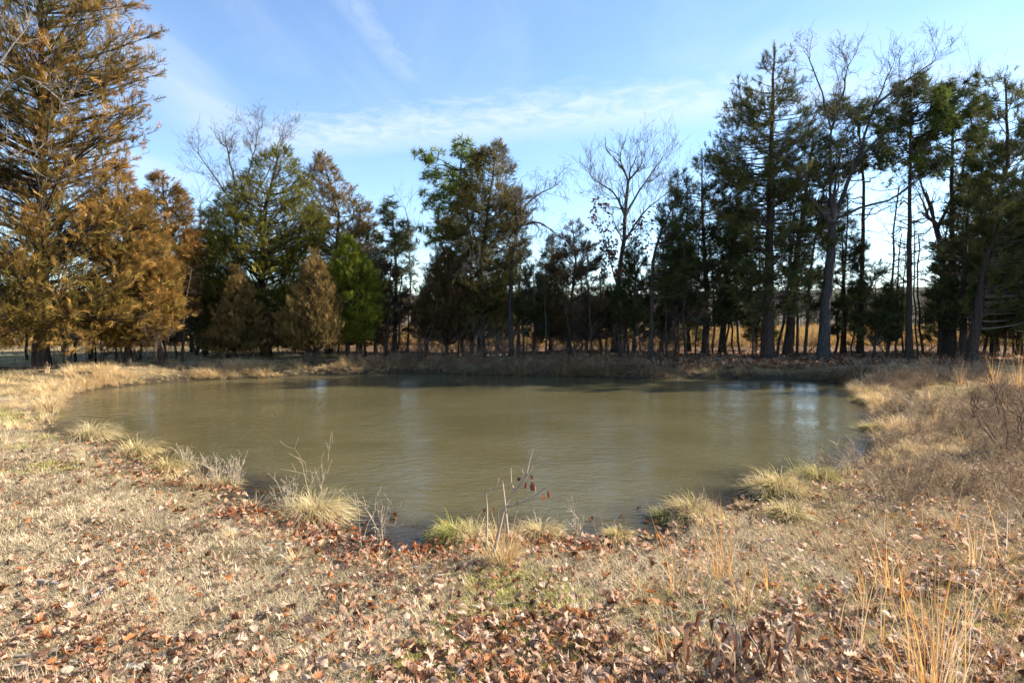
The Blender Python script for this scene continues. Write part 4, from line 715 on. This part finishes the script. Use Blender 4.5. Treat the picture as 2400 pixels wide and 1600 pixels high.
rot = np.stack([rng.normal(0, .3, len(x)), rng.normal(0, .3, len(x)), rng.uniform(0, 6.28, len(x))], 1); flip = rng.random(len(x)) < .35; rot[flip, 0] += math.pi; z[flip] += .02; sc = .025+.050*rng.random(len(x))**1.7
inview = (np.abs(x) < y*.88) & (y > 2.05); order = np.argsort(np.where(inview, y, 99)/(sc/.09)); sel = order[:300]; rest = order[300:]
for i in sel:
    o = add('fallen_leaf', LEAF[i % 12], M_LITTER, loc=(x[i], y[i], z[i]), label='%s curled oak leaf lying in the grass at the front' % LN[ti[i]], cat='leaf', group='fallen leaves at the front'); o.rotation_euler = rot[i]; o.scale = (sc[i],)*3; o['tint'] = [float(c) for c in tint[i]]
scatter('leaf_litter', 'scattered dead brown leaves covering the near bank', 'leaves', np.stack([x, y, z], 1)[rest], rot[rest], sc[rest], tint[rest], LEAF, M_LITTER)
x, y = rng.uniform(1.5, 20, 8000), rng.uniform(17.5, 25, 8000); d = shore_d(x, y); kp = d > .5; x, y = x[kp], y[kp]; n = len(x)
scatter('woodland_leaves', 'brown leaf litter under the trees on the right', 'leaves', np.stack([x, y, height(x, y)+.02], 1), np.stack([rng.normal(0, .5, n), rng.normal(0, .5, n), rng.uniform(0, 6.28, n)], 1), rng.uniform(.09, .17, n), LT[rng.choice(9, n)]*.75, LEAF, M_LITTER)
x, y = fan(2600, 3.5, 7.5); d = shore_d(x, y); kp = (d < .0) & (d > -.55) & (y < 6.6) & (rng.random(len(x)) < .5*np.exp(d*3.5)); x, y = x[kp], y[kp]; n = len(x)
scatter('floating_leaves', 'wet dark leaves floating at the near waterline', 'leaves', np.stack([x, y, 0*x+.006], 1), np.stack([rng.normal(0, .06, n), rng.normal(0, .06, n), rng.uniform(0, 6.28, n)], 1), rng.uniform(.04, .08, n), LT[rng.choice([3, 4, 8, 6], n)]*.45, LEAF, M_LITTER)
# grass tussocks at the water edge
def tussock(px, py, r, h, cols, n, label, seed, lean=(0, 0), spread=.6, w=.006):
    p = at_z(px, py, .10); mb = MB(); n = int(n*2.0); h *= .70; r = r*.88; blades(mb, n, h, w*.8, .95, 2.0, r, np.asarray(cols, float), np.random.default_rng(seed), nseg=5, lean=lean, dome=r*.42); rt = root_at('grass_tussock', label, 'grass', p[0], p[1], 'tussocks at the water edge', z=max(ground_at(p[0], p[1]), -.01)); add('blades', mb.mesh('blades'), M_GRASS, rt); rt['tint'] = [1., 1., 1.]
    for c in rt.children: c['tint'] = [1., 1., 1.]
    import bmesh
    bm = bmesh.new(); bmesh.ops.create_icosphere(bm, subdivisions=3, radius=1); mv = np.array([v.co[:] for v in bm.verts]); mf = np.array([[v.index for v in f.verts] for f in bm.faces]); bm.free(); mv = mv*(1+.22*(vnoise(mv[:, 0]*3+seed, mv[:, 1]*3+mv[:, 2]*2)-.5))[:, None]*np.array([r*1.0, r*1.0, r*.42]); mt = add('root_mound', mesh_np('root_mound', mv, [mf], np.array([.16, .115, .055])*np.random.default_rng(seed).uniform(.7, 1.3, (len(mv), 1)), True), M_GRASS, rt); mt['tint'] = [1., 1., 1.]
    # brown dead thatch at the base
    mb = MB(); blades(mb, n//3, h*.6, w*.8, 1.1, .9, r*1.1, GREYB, np.random.default_rng(seed+1), nseg=3, lie=.5); t = add('thatch', mb.mesh('thatch'), M_GRASS, rt); t['tint'] = [.9, .8, .7]
PALE = np.array([(.62, .49, .27), (.54, .40, .19), (.66, .55, .35), (.46, .37, .15)]); YG = np.array([(.58, .45, .17), (.46, .38, .13), (.66, .52, .29), (.34, .29, .09), (.60, .44, .22), (.5, .36, .18)]); GG = np.array([(.22, .24, .05), (.24, .26, .05), (.38, .36, .12), (.50, .42, .2)])
for a in [(215, 1014, .30, .52, PALE, 420, 'pale straw tussock drooping into the water at the far left of the near shore', 1, (.35, 0)), (320, 1048, .26, .42, np.concatenate([PALE, YG]), 360, 'yellow-green tussock second from the left on the near shore', 2, (.3, 0)), (392, 1090, .22, .34, YG, 300, 'yellow-green tussock above the heap of red-brown leaves', 3, (.3, 0)),
          (525, 1126, .14, .24, YG, 160, 'small yellow-green tuft beside the tan dead weeds', 4, (.2, 0)), (742, 1196, .24, .46, PALE, 520, 'largest pale straw tussock on the near left shore', 5, (.45, .1)), (690, 1180, .16, .36, np.concatenate([PALE, GREYB]), 220, 'greyish tussock touching the largest pale tussock', 6, (.1, 0)),
          (1062, 1246, .15, .30, GG, 380, 'green tussock overhanging the water left of the red-leaved sapling', 7, (-.5, -.1)), (1105, 1240, .13, .28, np.concatenate([GG, PALE]), 260, 'straw and green tussock just left of the red-leaved sapling', 8, (-.2, 0)), (1270, 1236, .16, .28, np.concatenate([PALE, YG]), 300, 'straw tussock right of the red-leaved sapling', 9, (.3, 0)),
          (1450, 1238, .12, .20, YG, 180, 'low yellow-green tuft at the bottom centre of the pond', 10, (0, 0)), (1620, 1190, .24, .30, np.concatenate([YG, GREYB]), 380, 'flattened olive tussock jutting into the water right of centre', 11, (-.2, 0)), (1555, 1190, .1, .24, GG, 130, 'small green tuft at the tip of the flattened olive tussock', 12, (-.2, 0)),
          (1822, 1140, .26, .40, np.concatenate([YG, PALE]), 480, 'rounded golden tussock casting a dark shadow on the water', 13, (0, 0)), (1915, 1116, .24, .36, np.concatenate([YG, GG]), 440, 'rounded yellow-green tussock behind the golden one', 14, (.1, 0)), (1850, 1208, .2, .26, np.concatenate([YG, PALE]), 260, 'low yellow tuft in front of the rounded golden tussock', 15, (0, 0)),
          (2045, 994, .22, .30, YG, 240, 'small yellow tussock jutting from the right shore', 16, (-.3, 0)), (2025, 932, .28, .34, np.concatenate([YG, GREYB]), 300, 'olive tussock at the far end of the right shore', 17, (-.3, 0))]:
    tussock(a[0], a[1], a[2], a[3], a[4], a[5], a[6], 1000+a[7]*3, lean=a[8])
# orange broomsedge clumps
def sedge(px, py, h, n, label, seed, zg=.32, r=.06):
    p = at_z(px, py, zg); mb = MB(); rr = np.random.default_rng(seed); n = int(n*1.5); blades(mb, n, h*1.15, .0045, .12, .5, r, np.concatenate([ORANGE, ORANGE, STRAW[:3]]), rr, nseg=5); blades(mb, n*3, h*.45, .0045, .4, 1.1, r*1.2, np.concatenate([ORANGE, STRAW]), rr, nseg=3)
    rt = root_at('broomsedge_clump', label, 'grass', p[0], p[1], 'broomsedge clumps on the right bank'); o = add('stalks', mb.mesh('stalks'), M_GRASS, rt); o['tint'] = [1., 1., 1.]
for a in [(1588, 1330, .52, 7, 'pair of thin straw stalks left of the near broomsedge'), (1592, 1500, .42, 12, 'thick pale orange broomsedge clump at the front, left of the dead leafy weed'), (1700, 1290, .58, 12, 'thin broomsedge clump at the centre right near the shore'), (1748, 1370, .52, 9, 'thin broomsedge clump below the rounded golden tussock'), (1420, 1240, .34, 3, 'lone thin orange stalk standing at the bottom edge of the pond'),
          (2036, 1380, .46, 10, 'thin orange broomsedge stalks at mid right'), (2085, 1330, .44, 14, 'broomsedge clump left of the brightest orange one'), (2190, 1590, .62, 34, 'tall bright orange broomsedge clump at the lower right corner'), (2215, 1500, .42, 22, 'broomsedge clump just behind the tall bright orange one'), (2285, 1280, .42, 12, 'broomsedge clump among grey weeds near the right edge'), (2355, 1260, .38, 8, 'sparse broomsedge clump at the right edge'),
          (2120, 1110, .48, 4, 'single tall orange stalk behind the golden tussock'), (2195, 960, .5, 10, 'orange broomsedge in the middle of the weedy right bank'), (2050, 915, .42, 7, 'upright orange stalks at the far right end of the pond'), (2330, 905, .7, 26, 'orange broomsedge clump on the far right bank'), (2390, 915, .95, 46, 'tallest orange broomsedge against the shaded woods'), (2250, 900, .6, 10, 'drooping tan broomsedge left of the far right clump'), (1590, 868, .5, 16, 'small orange broomsedge clump on the far bank')]:
    sedge(a[0], a[1], a[2], a[3], a[4], 1200+a[0], r=.05+.0022*a[3])
for i, (px, py) in enumerate([(1960, 1420), (2010, 1460), (2060, 1450), (2120, 1390), (2140, 1480), (2250, 1420), (2300, 1480), (2340, 1380), (2380, 1450), (1660, 1360), (1810, 1330), (2240, 1200), (2320, 1150), (2160, 1200), (2080, 1210), (2260, 1010), (2300, 960)]):
    sedge(px, py, .26+.2*((i*37) % 10)/10, 3+(i*5) % 4, 'a few thin orange grass stalks among leaves on the right bank', 1700+i, r=.045)
# tan dead weeds standing at the near waterline
for i, (px, py, h, st, lab) in enumerate([(432, 1075, .34, 12, 'pale dead weed standing in the water at the left'), (500, 1118, .40, 14, 'tan bushy dead weed beside the heap of leaves'), (548, 1128, .34, 12, 'brownish dead weed right of the tan bushy one'), (670, 1178, .32, 12, 'grey-tan dead weed left of the largest pale tussock'), (895, 1262, .42, 5, 'spindly dead weed left of the green tussock'), (860, 1275, .45, 3, 'thin leaning dead weed at the leaf-strewn shore'), (1348, 1240, .26, 9, 'fine dead weed in the shallows right of the sapling'), (738, 1180, .55, 3, 'forked bare weed rising behind the largest pale tussock'), (1862, 1160, .75, 1, 'single tall bare stalk beside the rounded golden tussock'),
        (1985, 1106, .36, 10, 'dark dead weed in the shallows of the right shore'), (2145, 1010, .7, 7, 'reddish dead weed on the right bank'), (1640, 1470, .3, 3, 'pale split stalk above the dead leafy weed')]):
    p = at_z(px, py, .1); m = twig_plant(1400+i, h, st, .45 if st > 2 else .1, 2 if st > 2 else 1, np.array([(.50, .40, .28), (.40, .30, .2), (.56, .46, .34)]), per=2.0, r0=.004); o = add('dead_weed', m, M_STEM, loc=(p[0], p[1], max(0, ground_at(p[0], p[1]))), label=lab, cat='weed', group='dead weeds at the waterline'); o['tint'] = [1., 1., 1.]
# bare bush on the right bank
for i, (px, py, h, lab) in enumerate([(2362, 1012, 1.05, 'dark-stemmed bare bush on the weedy right bank'), (2385, 1005, .8, 'smaller bare bush at the right edge behind the dark-stemmed one')]):
    p = at_z(px, py, .42); m = twig_plant(1450+i, h, 4, .4, 3, np.array([(.12, .07, .055), (.17, .1, .075)]), per=2.2, r0=.010); m.materials.append(M_STEM); o = add('bare_bush', m, loc=(p[0], p[1], ground_at(p[0], p[1])), label=lab, cat='bush'); o['tint'] = [1., 1., 1.]
for o in COL.objects:
    if o.name.startswith('bare_shrub'): o['tint'] = [1., 1., 1.]
# red-leaved sapling at the front of the pond
def px_tube(mb, base, pts, r0, r1, Y, col):
    P = np.array([at_y(a, b, Y+c) for a, b, c in pts])-base; mb.tube(P, np.linspace(r0, r1, len(P)), 6, C=np.array(col), bump=.1)
bp = at_z(1161, 1284, .20); YB = bp[1]; bz = np.array([bp[0], YB, ground_at(bp[0], YB)]); rt = add('oak_sapling', None, loc=bz, label='small bare sapling with a few red leaves at the near shore', cat='sapling')
tan = (.40, .31, .23)
for nm, pts, ra, rb in [('stem', [(1158, 1292, 0), (1172, 1230, .01), (1182, 1187, .02), (1205, 1150, .02), (1232, 1119, .04), (1250, 1090, .05)], .010, .004), ('branch', [(1182, 1187, .02), (1212, 1180, 0), (1240, 1170, -.03), (1262, 1155, -.05), (1280, 1141, -.06)], .007, .003), ('branch', [(1205, 1150, .02), (1198, 1130, .04), (1197, 1096, .05)], .005, .003), ('branch', [(1232, 1119, .04), (1240, 1085, .07), (1249, 1050, .09)], .004, .002), ('stem', [(1140, 1290, .05), (1141, 1195, .06), (1138, 1153, .06), (1150, 1147, .06), (1161, 1145, .06), (1169, 1119, .06)], .007, .004), ('branch', [(1232, 1119, .04), (1222, 1100, .02), (1229, 1088, 0)], .004, .002), ('branch', [(1240, 1170, -.03), (1256, 1160, 0), (1254, 1138, .02)], .003, .002), ('stem', [(1190, 1250, -.03), (1183, 1180, -.02), (1177, 1126, -.02)], .008, .005)]:
    mb = MB(); px_tube(mb, bz, pts, ra*1.35, rb*1.2, YB, tan); o = add(nm, mb.mesh(nm, True), M_STEM, rt); o['tint'] = [1., 1., 1.]
for i, (px, py, dy, s, c, dr) in enumerate([(1246, 1126, .05, .105, (.26, .055, .035), (.2, 0, -1)), (1243, 1110, .05, .07, (.30, .06, .04), (.1, .1, -1)), (1233, 1128, .04, .075, (.32, .09, .06), (-.1, 0, -1)), (1222, 1118, .04, .06, (.24, .05, .04), (-.6, 0, -.5)), (1272, 1156, -.05, .08, (.40, .10, .03), (-.1, .2, -1)), (1284, 1148, -.06, .075, (.46, .13, .04), (.2, 0, -1)), (1210, 1172, 0, .05, (.28, .06, .04), (0, .2, -1)), (1140, 1190, .05, .055, (.5, .2, .08), (-.5, 0, -.6)), (1156, 1186, .05, .05, (.48, .2, .08), (.3, 0, -.8))]):
    P = at_y(px, py, YB+dy)-bz; o = add('leaf', LEAF[i], M_LITTER, rt, loc=P+np.array(dr)/np.linalg.norm(dr)*s*.4); s *= .62; o.rotation_euler = Vector(dr).to_track_quat('X', 'Y').to_euler(); o.scale = (s,)*3; o['tint'] = [float(v)*.62+.035 for v in c]
mb = MB(); blades(mb, 150, .36, .005, .28, .7, .10, np.concatenate([PALE, ORANGE[3:]]), np.random.default_rng(77), nseg=4); p = at_z(1178, 1286, .2); o = add('grass_tussock', mb.mesh('blades'), M_GRASS, loc=(p[0], p[1], ground_at(p[0], p[1])), label='upright straw stalks around the foot of the red-leaved sapling', cat='grass', group='tussocks at the water edge'); o['tint'] = [1.05, 1., .95]
# dead leafy weed at the lower right
def leafy(px, py, n, h, label, seed, spread=.12):
    r = np.random.default_rng(seed); p = at_z(px, py, .30); b = np.array([p[0], p[1], ground_at(p[0], p[1])]); rt = add('dead_leafy_weed', None, loc=b, label=label, cat='weed', group='withered leafy weeds at the front')
    for k in range(3):
        a_ = r.random()*6.28; P = np.stack([np.linspace(0, math.cos(a_)*spread, 6), np.linspace(0, math.sin(a_)*spread, 6), np.linspace(-.02, h*r.uniform(.8, 1.1), 6)], 1)+r.normal(0, .008, (6, 3)); mb = MB(); mb.tube(P, np.linspace(.006, .003, 6), 6, C=np.array([.42, .34, .27])); o = add('stem', mb.mesh('stem', True), M_STEM, rt); o['tint'] = [1., 1., 1.]
    for k in range(n):
        a_ = r.random()*6.28; zz_ = h*r.uniform(.35, .98); L = h*r.uniform(.35, .6); ts = np.linspace(0, 1, 8); rad = spread*.5+ts*r.uniform(.03, .10)*np.sin(ts*2.2+.4)/.9; c = np.stack([np.cos(a_)*rad, np.sin(a_)*rad, np.maximum(zz_+.05*np.sin(ts*3)-L*ts**1.3, .01)], 1)+r.normal(0, .006, (8, 3)); w = .0125*np.sin(math.pi*np.clip(ts*.9+.08, 0, 1))*r.uniform(.7, 1.4); sd3 = np.array([-math.sin(a_), math.cos(a_), 0]); tw = r.uniform(-3, 3)*ts+r.normal(0, .25, 8)
        sdv = sd3[None]*np.cos(tw)[:, None]+np.array([math.cos(a_), math.sin(a_), 0])[None]*np.sin(tw)[:, None]; inn = np.array([math.cos(a_), math.sin(a_), .2])*.5
        V = np.stack([c-sdv*w[:, None]+inn*w[:, None]*.8, c, c+sdv*w[:, None]+inn*w[:, None]*.8], 1).reshape(-1, 3); q = [[3*i+j, 3*i+j+1, 3*i+j+4, 3*i+j+3] for i in range(7) for j in (0, 1)]
        o = add('leaf', mesh_np('withered_leaf', V, [np.array(q)], np.ones((24, 3))*r.uniform(.85, 1.15, (24, 1)), True), M_LITTER, rt); t = np.array([(.16, .075, .04), (.11, .05, .03), (.24, .13, .08), (.36, .26, .18)])[r.integers(0, 4)]; o['tint'] = [float(v) for v in t]
leafy(1652, 1555, 20, .33, 'withered weed with dark hanging brown leaves at the lower right', 11); leafy(1742, 1520, 12, .24, 'low withered weed between the two taller dark-leaved ones', 12, .14); leafy(1805, 1530, 17, .30, 'withered weed with curled dark leaves, right one of the pair', 13)
# stones and sticks
def stone(px, py, s, label, seed):
    import bmesh
    r = np.random.default_rng(seed); bm = bmesh.new(); bmesh.ops.create_icosphere(bm, subdivisions=2, radius=1)
    for v in bm.verts: n_ = 1+.28*(float(vnoise(np.array([v.co.x*1.7+seed*3.1]), np.array([v.co.y*1.7+v.co.z*2.3]))[0])-.5)*2; v.co = v.co*n_; v.co.z *= .55; v.co.x *= 1.3
    me = bpy.data.meshes.new('stone'); bm.to_mesh(me); bm.free(); me.polygons.foreach_set('use_smooth', np.ones(len(me.polygons), bool)); p = at_z(px, py, .3); o = add('stone', me, M_STONE, loc=(p[0], p[1], ground_at(p[0], p[1])+s*.3), label=label, cat='stone', group='pale stones in the grass'); o.scale = (s,)*3; o.rotation_euler = (0, 0, r.random()*6)
for i, a in enumerate([(625, 1224, .032, 'white stone in the grass left of the leaf heap'), (590, 1190, .028, 'small white stone below the tan dead weeds'), (660, 1240, .026, 'pale stone just right of the white stone'), (790, 1255, .04, 'pale stone beside the leaf-strewn shore'), (545, 1184, .04, 'pinkish pale stone at mid left'), (190, 1338, .035, 'grey stone among leaves at the left'), (315, 1500, .045, 'dark grey stone at the lower left'), (1890, 1160, .05, 'pale stone in front of the rounded tussocks'), (2060, 1120, .035, 'small white stone on the right bank')]): stone(*a, seed=i+1)
def stick(px, py, L, rad, rz_, label, seed, col=(.42, .37, .31)):
    r = np.random.default_rng(seed); s = np.linspace(-.5, .5, 9); P = np.stack([s*L, np.cumsum(r.normal(0, .012*L, 9)), .6*rad+.1*rad*np.sin(s*5)], 1); col = np.array(col)*.75; mb = MB(); mb.tube(P, rad*(1-.5*(s+.5)), 6, C=np.array(col), bump=.3, seed=seed); j = r.integers(3, 6); mb.segs(P[j][None], (P[j]+[L*.15, L*.1, .03])[None], [rad*.5], [rad*.25], 4, np.array(col)); p = at_z(px, py, .32)
    o = add('stick', mb.mesh('stick', True), M_STEM, loc=(p[0], p[1], ground_at(p[0], p[1])+.03), label=label, cat='stick', group='sticks on the near bank'); o.rotation_euler = (0, 0, rz_); o['tint'] = [1., 1., 1.]
stick(112, 1320, .17, .016, -.3, 'short thick whitish stick at the left edge', 1, (.5, .45, .38)); stick(238, 1338, .13, .012, 1.2, 'short grey stick standing out among leaves at the left', 2, (.36, .34, .31)); stick(150, 1462, .42, .009, .35, 'long crooked pale stick at the lower left', 3, (.36, .31, .24)); stick(100, 1490, .36, .006, .12, 'thin grey stick below the crooked pale one', 4); stick(425, 1495, .2, .008, .9, 'pale bent stick at the lower left centre', 5, (.42, .37, .29)); stick(1745, 1420, .3, .006, -.35, 'thin whitish stick above the withered weeds', 6, (.42, .38, .32)); stick(1470, 1590, .3, .008, .3, 'pale stick at the bottom edge right of centre', 7, (.4, .37, .32)); stick(880, 1480, .22, .005, .6, 'thin grey twig among leaves at the bottom centre', 8); stick(1200, 1340, .3, .004, .15, 'thin straw-coloured twig in the grass below the sapling', 9, (.6, .5, .34))
